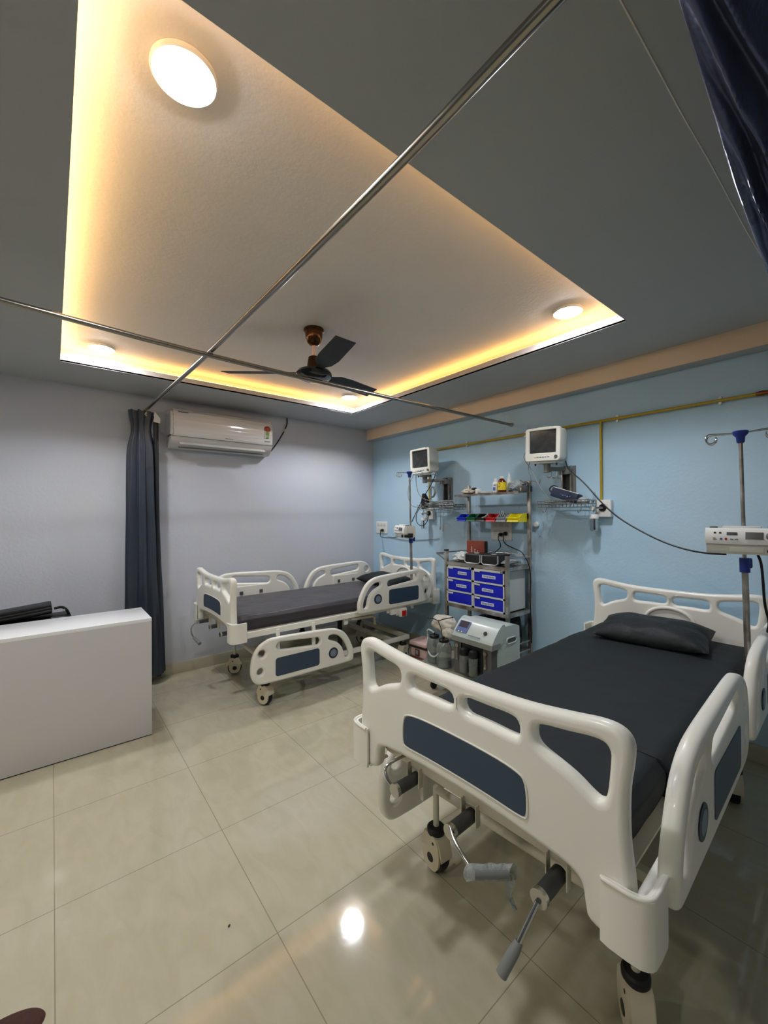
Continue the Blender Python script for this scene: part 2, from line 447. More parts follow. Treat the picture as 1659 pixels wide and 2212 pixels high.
for k in range(4):
    a = k * 1.7
    t.tube(smooth3([(.657, 4.19, 2.452), (.63 + .02 * math.cos(a), 4.15, 2.462 - .01 * k), (.655 + .03 * math.sin(a), 4.12, 2.42 - .01 * k), (.625 + .02 * k, 4.13, 2.385 - .012 * (k % 2)), (.65, 4.18, 2.44)], 2), .0032, 6)
t.tube(smooth3([(.657, 4.2, 2.455), (.66, 4.25, 2.47), (.665, 4.282, 2.49)], 2), .0028, 6)
tag(t.obj('twine', m_twine), 'cream twine knotted round the rod end above the curtain', 'string')

# near curtain, hitched up over a rod beside the camera
t = thing('curtain', 'shiny navy satin curtain hitched up under the ceiling above the near bed', 'curtain', (0, 0, 0))
edge = [(.50, 2.37), (.62, 2.342), (.70, 2.318), (.759, 2.297), (.917, 2.255), (1.125, 2.192), (1.481, 2.136), (1.9, 2.08), (2.4, 2.04)]
def eint(x):
    for (a, za), (b, zb) in zip(edge, edge[1:]):
        if x <= b: return za + (zb - za) * (x - a) / (b - a)
    return edge[-1][1]
def sw(u, v):
    x = .50 + u * 1.85
    d = .36 * v
    w = noise.noise((x * 2.4, d * 9, 1.7)); w2 = noise.noise((x * 7, d * 22, 4.1))
    q = 135 * (d - .17 * (x - .76)) + 3.6 * w + 1.0 * w2
    f = .046 * max(0.0, 1.02 - math.sqrt(math.sin(q * .5) ** 2 + .022)) ** 1.3 + .004 * math.sin(q * 1.7 + 9 * w) + .012 * w
    return Vector((x, .20 - d, eint(x) + .30 * d - f * min(1, d * 30) * (.6 + x * .5)))
g = G(); g.grid(sw, 260, 160)
def sw2(u, v):
    p = sw(u, v); return Vector((p.x, p.y, eint(p.x) + .30 * (.20 - p.y) + .022))
g.grid(sw2, 120, 12)
g.grid(lambda u, v: sw(u, 0).lerp(sw2(u, 0), v) + Vector((0, .004 * math.sin(PI * v), 0)), 260, 5)
g.grid(lambda u, v: sw(0, u).lerp(sw2(0, u), v), 60, 3)
g.obj('cloth', m_curtain2, t, 80)
srod('curtain_rod', [(.30, -.17, 2.50), (1.6, -.17, 2.47), (3.286, -.17, 2.44)], 'steel curtain rod wrapped by the hitched up navy curtain')

# ------------------------------------------------------------------ air conditioner
t = thing('air_conditioner', 'white split air conditioner mounted high on the lilac grey wall', 'air conditioner', (1.32, YB - .001, 2.13))
W = .975
prof = [(0, .35), (-.12, .36), (-.175, .352), (-.203, .325), (-.212, .25), (-.207, .15), (-.196, .105), (-.19, .095), (0, .095)]
g = G(); g.prism(chaikin(prof, 1), -W / 2, W / 2, M=Matrix(((0, 0, 1, 0), (1, 0, 0, 0), (0, 1, 0, 0), (0, 0, 0, 1))))
bm = g.bm
bmesh.ops.remove_doubles(bm, verts=bm.verts, dist=1e-6)
bmesh.ops.bevel(bm, geom=[ed for ed in bm.edges if abs(abs(ed.verts[0].co.x) - W / 2) < 1e-4 and abs(abs(ed.verts[1].co.x) - W / 2) < 1e-4 and min(ed.verts[0].co.y, ed.verts[1].co.y) < -.1], offset=.022, segments=4, affect='EDGES')
g.obj('front_cover', m_ac, t, 50)
prof = [(0, .10), (-.192, .10), (-.175, .062), (-.12, .012), (-.09, .0), (-.02, .0), (0, .01)]
g = G(); g.prism(prof, -W / 2 + .006, W / 2 - .006, M=Matrix(((0, 0, 1, 0), (1, 0, 0, 0), (0, 1, 0, 0), (0, 0, 0, 1))))
g.obj('lower_body', m_acd, t)
g = G(); g.box((0, -.185, .098), (W - .02, .02, .006)); g.obj('shadow_gap', m_acdark, t)
g = G(); g.box((0, -.160, .048), (W - .16, .006, .062), rot=RX(-math.radians(48)), bev=.002); g.obj('louvre', m_acd, t)
g = G(); g.box((0, -.118, .008), (W - .16, .012, .006), rot=RX(-.6)); g.obj('vent', m_acdark, t)
g = G(); g.box((-.385, -.2075, .318), (.085, .002, .006), rot=RX(-.35)); g.obj('logo', m_text, t)
g = G()
for k in range(6): g.box((-.0 + k * .013, -.2015, .118), (.009, .002, .008), rot=RX(.12))
g.obj('logo', m_acdark, t)
g = G()
for k in range(8): g.box((.395 + k * .0075, -.2095, .135), (.005, .002, .007))
g.obj('logo', m_acdark, t)
s = G(); s.box((.42, -.2125, .205), (.052, .002, .075)); st = s.obj('energy_label', mat('label_cream', rgb(214, 220, 176), .5), t)
s = G(); s.prism([(.034 * math.cos(a), .031 * math.sin(a)) for a in [PI * (-.22) + i * PI * 1.44 / 14 for i in range(15)]] + [(0, -.03)], 0, .002, M=Matrix.Translation((.42, -.2145, .262)) @ M_XZ)
s.obj('star_fan', mat('label_red', rgb(150, 56, 42), .5), st)
s = G(); s.box((.42, -.2142, .212), (.036, .002, .034)); s.obj('star_table', mat('label_green', rgb(120, 150, 100), .5), st)
s = G()
for k in range(4): s.box((.42, -.2142, .185 - k * .006), (.03 - .004 * (k % 2), .002, .003))
s.obj('print', m_text, st)
g = G(); g.tube(smooth3([(1.80, 4.20, 2.165), (1.87, 4.262, 2.205), (1.945, 4.272, 2.308), (2.029, 4.272, 2.447), (2.063, 4.272, 2.53), (2.057, 4.272, 2.594)], 3), .006, 8)
o = g.obj('cable', m_blackcab); tag(o, 'black power cable rising from the air conditioner to the ceiling', 'cable')
g = G(); g.cyl((2.020, 4.272, 2.432), (2.038, 4.272, 2.462), .0095, 10); g.obj('yellow_clip', m_twine, o)

# ------------------------------------------------------------------ ceiling fan
FX, FY = 1.341, 2.381
t = thing('ceiling_fan', 'dark bronze three bladed ceiling fan on a short downrod', 'fan', (FX, FY, 0))
g = G(); g.lathe([(.066, 2.72), (.068, 2.708), (.058, 2.700), (.055, 2.67), (.046, 2.635), (.030, 2.618), (.012, 2.612)]); g.obj('canopy', m_bronze, t)
g = G(); g.cyl((0, 0, 2.62), (0, 0, 2.50), .013, 16); g.obj('downrod', m_rodpink, t)
g = G(); g.lathe([(.020, 2.545), (.036, 2.535), (.042, 2.50), (.047, 2.47), (.05, 2.46)]); g.obj('collar', m_bronze, t)
g = G(); g.lathe([(.05, 2.462), (.085, 2.452), (.108, 2.440)], seg=40); g.obj('gold_ring', m_gold, t)
g = G(); g.lathe([(.05, 2.452), (.108, 2.441), (.118, 2.425), (.112, 2.405), (.085, 2.392), (.05, 2.385), (0, 2.383)], seg=40); g.obj('motor_housing', mat('fan_gloss_black', rgb(14, 13, 13), .12, coat=.6), t)
for a in (144, 258, 12):
    R = Matrix.Rotation(math.radians(a), 4, 'Z')
    P = R @ Matrix.Translation((0, 0, 2.432)) @ Matrix.Rotation(math.radians(-13), 4, 'X')
    g = G(); poly = [(.10, -.022), (.15, -.028), (.20, -.058), (.30, -.066), (.57, -.062), (.585, .052), (.30, .062), (.20, .05), (.15, .026), (.10, .022)]
    g.prism(poly, -.002, .002, M=P); g.obj('blade', m_blade, t)

# ------------------------------------------------------------------ desk and bag
t = thing('reception_desk', 'glossy white nursing desk with a plain panel front', 'desk', (-.36, 3.19, 0))
DW = 1.78
g = G(); g.box((0, .012, .397), (DW, .022, .780), bev=.001); g.obj('front_panel', m_desk, t)
g = G(); g.box((0, .212, .789), (DW, .424, .022), bev=.0012); g.obj('desktop', mat('white_laminate_top', rgb(244, 246, 248), .2, coat=.3), t)
for s_ in (-1, 1):
    g = G(); g.box((s_ * (DW / 2 - .011), .218, .4), (.022, .388, .752), bev=.001); g.obj('side_panel', m_desk, t)
g = G(); g.box((0, .016, .005), (DW - .004, .02, .010)); g.obj('plinth', m_dark, t)
t.location.x = .529 - DW / 2
t = thing('office_bag', 'black leather bag with silver buckles behind the white desk', 'bag', (-.14, 3.80, .0))
# stands on a low stool hidden behind the desk
g = G(); g.box((0, 0, .70), (.50, .20, .19), bev=.05, seg=4); g.obj('body', m_leather, t)
g = G()
for k in range(3): g.box((-.045 + k * .012, -.02 + k * .015, .815 + k * .018), (.37 - .03 * k, .17, .028), rot=RY(-.10), bev=.012, seg=3)
g.obj('folded_flap', m_leather, t)
g = G(); g.tube(smooth3([(.15, -.03, .84), (.20, -.035, .85), (.235, -.04, .80), (.24, -.04, .70)], 3), .009, 8); g.obj('strap', m_leather, t)
for (x, z) in ((.205, .825), (-.235, .79)):
    g = G(); g.box((x, -.062, z), (.014, .008, .018), bev=.002); g.obj('buckle', m_silver, t)
g = G(); g.box((-.14, 3.82, .30), (.62, .36, .60), bev=.008)
tag(g.obj('side_table', m_dark), 'low dark stand under the black bag behind the white desk', 'table')

# ------------------------------------------------------------------ hospital bed
LB = 2.19
HALF = [(0, 1.0), (.10, 1.0), (.22, 1.003), (.34, 1.018), (.41, 1.030), (.455, 1.026), (.477, 1.0), (.474, .95), (.464, .89), (.464, .78), (.472, .72), (.477, .66), (.477, .553),
        (.378, .553), (.370, .60), (.366, .635), (.345, .652), (.30, .660), (.15, .672), (0, .675)]
def mirror(h):
    r = [(y, z) for y, z in h]
    l = [(-y, z) for y, z in reversed(h) if y > 1e-6]
    return r + l
def board_loops(out_n=2):
    outer = chaikin(mirror(HALF), out_n)
    o_in = [(.016, .957), (.016, .905), (.10, .908), (.196, .903), (.206, .915), (.206, .945), (.19, .960), (.10, .957)]
    o_out = [(.248, .950), (.262, .966), (.33, .974), (.405, .987), (.431, .976), (.429, .93), (.422, .862), (.408, .844), (.388, .850), (.35, .874), (.30, .892), (.262, .904), (.249, .920)]
    loops = [outer]
    for h in (o_in, o_out):
        a = chaikin(h, 2)
        loops.append(a); loops.append([(-y, z) for y, z in a])
    return loops

def rail_profile():
    outer = [(0, .02), (0, .10), (.035, .18), (.09, .265), (.17, .31), (.27, .325), (.50, .335), (.72, .343), (.80, .338), (.875, .30), (.92, .235), (.935, .16), (.935, .08), (.905, .02), (.85, 0), (.5, -.004), (.07, -.002), (.02, .0)]
    slot = rrect(.39, .062, .03, 5, .535, .255)
    slot = [(u, v + .018 * (u - .535) / .2) for u, v in slot]
    arc = [(.052, .05), (.056, .10), (.085, .165), (.13, .225), (.185, .262), (.245, .268), (.262, .25), (.258, .228), (.225, .218), (.165, .19), (.12, .14), (.105, .09), (.095, .05), (.075, .038)]
    return [chaikin(outer, 2), slot, chaikin(arc, 2), circ(.030, .848, .238, 20), circ(.026, .862, .105, 20)]
RAIL = rail_profile()

def make_castor(parent, x, y, stem_top, ang):
    R = Matrix.Translation((x, y, 0)) @ Matrix.Rotation(ang, 4, 'Z')
    Minv = R
    cs = G(); cs.lathe([(.034, .150), (.038, .158), (.038, .174), (.032, .180), (.016, .182)], seg=24, M=R)
    root = cs.obj('castor', m_rubber, parent)
    g = G()
    # body: rounded shell joining the two cheeks
    shell = chaikin([(-.048, .045), (-.056, .09), (-.042, .150), (.0, .164), (.042, .152), (.056, .11), (.050, .045), (.030, .018), (0, .012), (-.030, .018)], 2)
    for sgn in (-1, 1):
        MM = R @ Matrix.Translation((0, sgn * .0285, 0)) @ M_XZ
        g.prism(shell, -.006, .006, M=MM)
    outp = [(-.065, .088), (-.060, .11), (-.042, .150), (0, .163), (.042, .152), (.060, .112), (.065, .088)]
    inn = [(.0645 * math.cos(a), .0625 + .0645 * math.sin(a)) for a in [.35 + i * (PI - .15 - .35) / 10 for i in range(11)]]
    g.prism(outp + inn, -.030, .030, M=R @ M_XZ)
    g.obj('cheek_cover', m_castor, root, 50)
    g = G(); g.lathe([(.030, -.020), (.058, -.020), (.062, -.012), (.0625, 0), (.062, .012), (.058, .020), (.030, .020)], (0, 0, .0625), RX(PI / 2), 32, M=R)
    g.obj('tyre', m_rubber, root)
    for sgn in (-1, 1):
        g = G()
        g.lathe([(0, 0), (.019, 0), (.017, .002), (0, .002)], (.0, sgn * .0345, .062), RX(-PI / 2 * sgn), 20, M=R)
        g.obj('hub_cap', m_black, root)
        g = G(); g.lathe([(0, 0), (.006, 0), (.005, .002), (0, .002)], (-.018, sgn * .0345, .128), RX(-PI / 2 * sgn), 12, M=R)
        g.obj('rivet', m_black, root)
    g = G(); g.cyl((x, y, .18), (x, y, stem_top), .0125, 16); g.obj('stem', m_bedmetal, root)
    return root

def make_bed(name, label, loc, rz, rails, cranks, feet):
    t = thing(name, label, 'hospital bed', (loc[0], loc[1], 0), rz)
    # end boards
    fb = plate('footboard', board_loops(), .046, .017, m_bed, t, Matrix.Translation((.023, 0, 0)) @ M_YZ)
    inl = [(-.218, .711), (-.10, .718), (.10, .718), (.218, .711), (.229, .722), (.226, .800), (.205, .820), (.10, .829), (-.10, .829), (-.205, .820), (-.226, .800), (-.229, .722)]
    inl = chaikin(inl, 2)
    plate('navy_inlay', [inl], .004, .0008, m_inlay, fb, Matrix.Translation((-.0005, 0, 0)) @ M_YZ)
    g = G(); pts = [(-.0005, y * 1.022, .77 + (z - .77) * 1.06) for y, z in inl]
    g.tube(pts, .0028, 8, closed=True); g.obj('inlay_bead', m_bed, fb)
    hb = plate('headboard', board_loops(), .046, .017, m_bed, t, Matrix.Translation((LB - .023, 0, 0)) @ M_YZ)
    g = G(); g.tube([(LB - .046, .13 * math.cos(a), .80 + .085 * math.sin(a)) for a in [PI * i / 20 for i in range(21)]], .012, 10); g.obj('arch_moulding', m_bed, hb)
    # corner guards
    for sx in (0, 1):
        for sy in (-1, 1):
            g = G()
            cx = .045 if sx == 0 else LB - .045
            fx = -1 if sx == 0 else 1
            poly = [(-.062, -.0), (-.062, .075), (-.05, .098), (-.03, .105), (.055, .105), (.055, .088), (-.025, .088), (-.045, .078), (-.047, 0)]
            P = chaikin([(fx * -1 * (-px) if False else px, py) for px, py in poly], 1)
            M = Matrix.Translation((cx, sy * .413, .552)) @ Matrix.Diagonal((-fx, sy, 1, 1))
            g.prism(P, 0, .142, M=M)
            g.box((cx - fx * -.0, sy * .46, .556), (.09, .10, .008), bev=.003)
            g.tube([(cx - fx * -1 * 0 + (-fx) * px * 1.0, sy * (.413 + py), .694) for px, py in P[:0]] or [(cx, sy * .5, .6), (cx, sy * .5, .62)], .004, 6)
            # rolled lip along the top
            lip = [(cx + -fx * a, sy * (.413 + b_), .694) for a, b_ in ((-.060, .005), (-.060, .07), (-.045, .095), (-.02, .101), (.05, .101))]
            g.tube(smooth3(lip, 2), .0055, 8)
            g.obj('corner_guard', m_bed, t, 50)
    # frame
    for sy in (-1, 1):
        g = G(); g.box((LB / 2, sy * .462, .588), (LB - .12, .026, .044), bev=.003); g.obj('side_tube', m_bed, t)
    for x in (.056, LB - .056):
        g = G(); g.box((x, 0, .643), (.022, .74, .058), bev=.003); g.obj('end_crossbar', m_bedmetal, t)
    g = G()
    g.box((1.28, 0, .603), (1.62, .84, .008)); g.box((.28, 0, .603), (.36, .84, .008))
    g.obj('deck_panel', m_bedmetal, t)
    for x in (.50, 1.02, 1.35, 1.75):
        g = G(); g.box((x, 0, .570), (.04, .90, .03), bev=.002); g.obj('cross_member', m_bedmetal, t)
    # low base frame
    for sy in (-1, 1):
        g = G(); g.box((1.24, sy * .395, .236), (1.20, .03, .042), bev=.003); g.obj('base_rail', m_bed, t)
    for x in (.655, 1.62, 1.825):
        g = G(); g.box((x, 0, .236), (.035, .76, .04), bev=.003); g.obj('base_crossbar', m_bedmetal, t)
    for sy in (-1, 1):
        for x in (1.02,):
            g = G(); g.box((x, sy * .36, .40), (.045, .012, .30), bev=.002); g.obj('lift_post', m_black, t)
            g = G(); g.cyl((x, sy * .36 - .03, .27), (x, sy * .36 + .03, .27), .02, 14); g.obj('pivot_knob', m_black, t)
        g = G(); g.box((1.30, sy * .30, .50), (.036, .012, .15), rot=RY(.5), bev=.002); g.obj('lift_link', m_black, t)
        g = G(); g.tube([(1.06, sy * .34, .515), (1.40, sy * .34, .505), (1.44, sy * .34, .49), (1.44, sy * .34, .42)], .014, 12); g.obj('lift_tube', m_bedmetal, t)
        g = G(); g.box((1.03, sy * .445, .545), (.045, .01, .075), bev=.006); g.obj('pivot_lug', m_bed, t)
    g = G(); g.cyl((.15, .22, .57), (1.05, .16, .53), .019, 14); g.obj('drive_tube', m_bedmetal, t)
    g = G(); g.cyl((.15, -.29, .57), (.95, -.20, .53), .019, 14); g.obj('drive_tube', m_bedmetal, t)
    g = G(); g.cyl((.15, -.02, .57), (.85, -.02, .50), .017, 14); g.obj('drive_tube', m_bedmetal, t)
    # foot crossbar carried by the two foot castors, tied to the low frame by a spine
    (fx1, fy1, a1), (fx2, fy2, a2) = feet
    g = G(); g.tube([(fx1, fy1 + .01, .335), (fx2, fy2 - .01, .335)], .0165, 14); g.obj('foot_crossbar', m_bedmetal, t)
    g = G(); g.tube([(fx1 * .5 + fx2 * .5, 0, .335), (.44, 0, .30), (.655, 0, .24)], .016, 12); g.obj('spine_tube', m_bedmetal, t)
    for x, y, a, st in ((fx1, fy1, a1, .345), (fx2, fy2, a2, .345), (1.79, -.365, .3, .24), (1.79, .365, 2.6, .24)):
        make_castor(t, x, y, st, a)
    # side rails
    for (x0, sy, z0, flip) in rails:
        m0 = Matrix.Translation((x0 + (.935 if flip else 0), sy * .508, z0)) @ Matrix.Diagonal((-1 if flip else 1, 1, 1, 1)) @ M_XZ
        r = plate('side_rail', RAIL, .044, .0165, m_bed, t, m0)
        so = sy * .0225
        inl = rrect(.39, .142, .022, 5, .548, .112)
        plate('navy_inlay', [inl], .003, .0006, m_inlay, r, m0 @ Matrix.Translation((0, 0, so)))
        d = m0 @ Matrix.Translation((.218, .112, so)) @ (Matrix.Rotation(0 if sy > 0 else PI, 4, 'X'))
        g = G(); g.lathe([(0, 0), (.046, 0), (.045, .003), (0, .003)], seg=32, M=d); dk = g.obj('round_emblem', m_inlay_dk, r)
        g = G(); g.lathe([(.026, .003), (.031, .003), (.031, .0042), (.026, .0042)], seg=32, M=d); g.obj('ring', m_ring, dk)
        # inner latch plate
        g = G(); pl = rrect(.34, .10, .01, 3, .545, .148); g.prism(pl, -.006, .006, M=m0 @ Matrix.Translation((0, 0, -sy * .027))); lp = g.obj('latch_plate', m_bed, r)
        for u in (.44, .64):
            g = G(); g.box((0, 0, 0), (.034, .034, .003), M=m0 @ Matrix.Translation((u, .135, -sy * .0345))); g.obj('latch_hole', m_concg, lp)
        # swing bracket under the rail
        for u in (.38, .70):
            ux = x0 + (.935 - u if flip else u)
            g = G(); g.box((ux, sy * .478, (z0 + .05 + .57) / 2), (.03, .018, abs(.57 - z0 - .05) + .05), bev=.003); g.obj('swing_arm', m_bed, r)
        if z0 > .5 and sy < 0 and label.startswith('far'):
            ux = x0 + (.935 - .55 if flip else .55)
            g = G(); g.box((ux + .0, sy * .50, .533), (.095, .035, .085), bev=.012); g.box((ux - .10, sy * .49, .548), (.10, .03, .05), bev=.006); g.box((ux - .055, sy * .495, .535), (.06, .02, .03), rot=RY(-.5), bev=.004); rel = g.obj('release_catch', m_bed, r)
            g = G(); g.box((ux + .005, sy * .520, .525), (.055, .008, .052), bev=.003); g.obj('red_button', m_red, rel)
    # cranks under the foot end
    for (y, mode) in cranks:
        ln = -.052 if mode != 'stub' else -.022
        g = G(); g.cyl((ln, y, .585), (.05, y, .585), .020 if label.startswith('near') else .0165, 18); sh = g.obj('crank', m_shaft, t)
        g = G(); g.cyl((ln - .006, y, .585), (ln + .007, y, .585), .022 if label.startswith('near') else .018, 18); g.obj('crank_end', m_chrome, sh)
        for k in (-1, 1):
            g = G(); g.box((.040, y + k * .027, .598), (.022, .0035, .066), bev=.0012); g.obj('crank_bracket', m_bedmetal, sh)
        if mode == 'folded':
            pts = [(-.05, y + .008, .585), (-.058, y + .035, .607), (-.05, y + .058, .632), (-.02, y + .052, .645), (.06, y + .05, .640)]
            g = G(); g.tube(smooth3(pts, 2), .0055, 10); g.obj('crank_rod', m_chrome, sh)
            g = G(); g.tube([(.06, y + .05, .630), (.15, y + .05, .60)], .013, 12); g.obj('crank_grip', m_gray, sh)
        elif mode == 'wrapped':
            pts = [(-.055, y, .600), (-.070, y - .025, .588), (-.080, y - .06, .575), (-.083, y - .105, .556)]
            g = G(); g.tube(smooth3(pts, 2), .0058, 10); g.obj('crank_rod', m_chrome, sh)
            a, b = Vector((-.083, y - .105, .554)), Vector((-.018, y - .165, .556))
            g = G(); g.tube([a, b], .015, 14); gr = g.obj('crank_grip', m_gray, sh)
            g = G()
            def wrap(u, v):
                c = a.lerp(b, v * 1.35 - .18); th = 2 * PI * u
                r_ = .0185 + .004 * noise.noise((u * 8, v * 6, 3))
                return c + Vector((r_ * math.cos(th), .2 * r_ * math.sin(th), r_ * math.sin(th)))
            g.grid(wrap, 20, 12, closeu=True)
            tail = [(b + Vector((0, .004, -.006)), .022), (b + Vector((.0, -.004, -.025)), .014), (b + Vector((0, -.002, -.045)), .010), (b + Vector((0, -.006, -.065)), .008), (b + Vector((0, -.022, -.085)), .002)]
            def tl(u, v):
                k = min(int(v * 4), 3); f = v * 4 - k
                c = tail[k][0].lerp(tail[k + 1][0], f); w = tail[k][1] * (1 - f) + tail[k + 1][1] * f
                return c + Vector((.006 * math.sin(u * 9 + v * 7), (u - .5) * 2 * w, .3 * w * math.sin(u * 5)))
            g.grid(tl, 10, 24)
            g.obj('plastic_wrap', m_film, gr, 80)
        elif mode == 'down':
            a, b = Vector((-.06, y, .580)), Vector((-.107, y + .022, .500)); c = Vector((-.147, y + .044, .436))
            g = G(); g.tube([a, b], .0065, 10); g.obj('crank_rod', m_chrome, sh)
            g = G(); g.tube([b, b.lerp(c, .25), c], [.009, .0125, .0132], 16); gr = g.obj('crank_grip', m_gray, sh)
            d = (c - b).normalized()
            g = G(); g.tube([c, c + d * .0015], .0095, 16); g.obj('grip_cap', m_black, gr)
        elif mode == 'hang':
            pts = [(-.055, y, .585), (-.10, y + .012, .555), (-.105, y + .01, .50), (-.085, y, .455)]
            g = G(); g.tube(smooth3(pts, 2), .0058, 10); g.obj('crank_rod', m_chrome, sh)
            g = G(); g.tube([(-.085, y, .455), (-.06, y - .085, .42)], [.011, .015], 14); g.obj('crank_grip', m_gray, sh)
        elif mode == 'stub':
            pass
    return t

ZR, ZD = .598, .205
B2 = (.943, .827, math.radians(2.0))
B1 = (1.025, 3.537, math.radians(.3))
make_bed('hospital_bed', 'near white hospital bed whose crank hangs down with a grey grip', B2, B2[2],
         [(.112, -1, ZR, False), (1.155, -1, ZR, False), (.125, 1, ZD, True), (1.12, 1, ZD, False)],
         [(.215, 'folded'), (-.02, 'wrapped'), (-.292, 'down')], [(.355, -.365, .62), (.335, .385, 1.45)])
make_bed('hospital_bed', 'far white hospital bed beside the lilac grey wall with one side rail dropped', B1, B1[2],
         [(.125, -1, ZD, True), (1.115, -1, ZR, False), (.125, 1, ZR, True), (1.115, 1, ZR, False)],
         [(.215, 'hang'), (-.02, 'stub'), (-.292, 'stub')], [(.285, -.405, -1.1), (.320, .385, -.35)])

def bedM(B):
    return Matrix.Translation((B[0], B[1], 0)) @ Matrix.Rotation(B[2], 4, 'Z')

def mattress(B, label, m, seam):
    t = thing('mattress', label, 'mattress', (B[0], B[1], 0), B[2])
    def slab(name, x0, x1, hw, top, r0=.03, r1=.03):
        z0 = .612
        def fn(u, v):
            # wrap across the bed: v goes round the section
            x = x0 + (x1 - x0) * u
            sec = [(-hw + .01, z0), (-hw, z0 + .03), (-hw - .002, top - .03), (-hw + .025, top - .002), (-hw * .5, top + .004), (0, top + .005), (hw * .5, top + .004), (hw - .025, top - .002), (hw + .002, top - .03), (hw, z0 + .03), (hw - .01, z0)]
            k = min(int(v * 10), 9); f = v * 10 - k
            y = sec[k][0] * (1 - f) + sec[k + 1][0] * f; z = sec[k][1] * (1 - f) + sec[k + 1][1] * f
            e = min(u, 1 - u) * (x1 - x0)
            rd = r0 if u < .5 else r1
            if e < rd:
                q = 1 - math.sqrt(max(0, 1 - ((rd - e) / rd) ** 2))
                z -= (z - z0) / (top - z0) * rd * .9 * q; y *= 1 - .6 * rd * q
            w = noise.noise((x * 4, y * 5, 2.2)) * .0035 + noise.noise((x * 11, y * 9 + z * 20, 5.2)) * .0018
            if z > z0 + .02: z += w
            if abs(y) > hw - .03: y += w * 1.6
            return Vector((x, y, z))
        g = G(); g.grid(fn, 110, 61)
        for xx, uu in ((x0, 0), (x1, 1)):
            vs = [fn(uu, j / 60) for j in range(61)]
            b = g.bm; vv = [b.verts.new(p) for p in vs]; b.faces.new(vv)
        g.box(((x0 + x1) / 2, 0, z0 + .004), (x1 - x0 - .01, 2 * hw - .03, .006))
        return g.obj(name, m, t, 60)
    if seam:
        slab('foot_section', .055, .527, .399, .727, .03, .008)
        slab('main_section', .529, LB - .055, .413, .732, .008, .03)
    else:
        slab('sheeted_body', .055, LB - .055, .418, .722)
    return t
mattress(B2, 'charcoal sheeted mattress with a seam near its foot on the near bed', m_sheet2, True)
mattress(B1, 'grey violet sheeted mattress on the far bed', m_sheet1, False)

def pillow(B, lx, ly, label, m, L=.56, Wd=.36, H=.12, rot=0.0, tilt=0.0, zz=.74):
    M = bedM(B) @ Matrix.Translation((lx, ly, zz)) @ Matrix.Rotation(rot, 4, 'Z') @ Matrix.Rotation(tilt, 4, 'Y')
    g = G()
    def fn(sgn):
        def f(u, v):
            a, b = u * 2 - 1, v * 2 - 1
            px = Wd / 2 * a * (1 - .10 * (1 - b * b) * 0 - .07 * (1 - abs(b)) * a * a); py = L / 2 * b * (1 - .05 * (1 - abs(a)) * b * b)
            h = (max(0, 1 - abs(a) ** 2.6) ** .55) * (max(0, 1 - abs(b) ** 3.2) ** .55)
            z = H * .62 * h if sgn > 0 else -H * .30 * h
            ed = abs(b) ** 3
            z += h * (.010 * noise.noise((a * 2.2, b * 3, 1)) + .007 * ed * math.sin(a * 9 + 2 * b))
            return Vector((px, py, z + .035 + .012 * (abs(a) * abs(b)) ** 2))
        return f
    g.grid(fn(1), 40, 56); g.grid(fn(-1), 40, 56)
    o = g.obj('pillow', m, None, 80); o.matrix_world = M
    return tag(o, label, 'pillow')
pillow(B2, 1.86, .015, 'dark grey pillow on the near bed leaning at its headboard', m_pillow, .57, .38, .15, .10, -.10, .738)
pillow(B1, 1.86, .02, 'dark grey pillow on the far bed', m_pillow, .60, .36, .13, .0, -.06, .730)

# ------------------------------------------------------------------ IV poles and pumps
def iv_pole(x, y, z0, z1, lean, label, hookrot):
    t = thing('iv_pole', label, 'drip stand', (x, y, 0), rot=(lean, 0, 0))
    g = G(); g.cyl((0, 0, z0), (0, 0, 1.27), .0135, 16); g.obj('lower_tube', m_steel, t)
    g = G(); g.cyl((0, 0, 1.20), (0, 0, z1), .0085, 14); g.obj('upper_tube', m_steel, t)
    g = G(); g.cyl((0, 0, 1.205), (0, 0, 1.275), .021, 18); cl = g.obj('clamp', m_bluep, t)
    R = Matrix.Rotation(hookrot, 4, 'Z')
    g = G(); g.cyl((.0, -.02, 1.245), (0, -.05, 1.245), .007, 10, M=R); g.box((0, -.062, 1.245), (.026, .02, .052), bev=.009, M=R); g.obj('clamp_knob', m_bluep, cl)
    g = G(); g.lathe([(.012, z1 - .045), (.016, z1 - .04), (.018, z1 - .015), (.030, z1 - .002), (.032, z1 + .012), (.026, z1 + .016), (0, z1 + .017)]); hd = g.obj('hook_head', m_bluep, t)
    for k in range(2):
        a = hookrot + PI * k + .25
        for s_ in (-1, 1):
            R = Matrix.Translation((0, 0, z1)) @ Matrix.Rotation(a + s_ * .22, 4, 'Z')
            g = G(); pts = [(.02, 0, .005), (.10, 0, .010), (.128, 0, .012), (.140, 0, -.008), (.132, 0, -.034), (.108, 0, -.038), (.094, 0, -.018), (.096, 0, -.004)]
            g.tube(smooth3([(p[0], p[1] + s_ * .0, p[2]) for p in pts], 2), .0032, 8, M=R); g.obj('hook', m_chrome, hd)
    return t
iv_pole(2.650, .432, .60, 1.888, math.radians(-1.0), 'drip stand rising from the near bed with a blue hook head', PI / 2 - .1)
iv_pole(2.868, 3.082, .60, 1.925, math.radians(-1.2), 'drip stand rising from the far bed beside the first monitor', PI / 2 + .3)

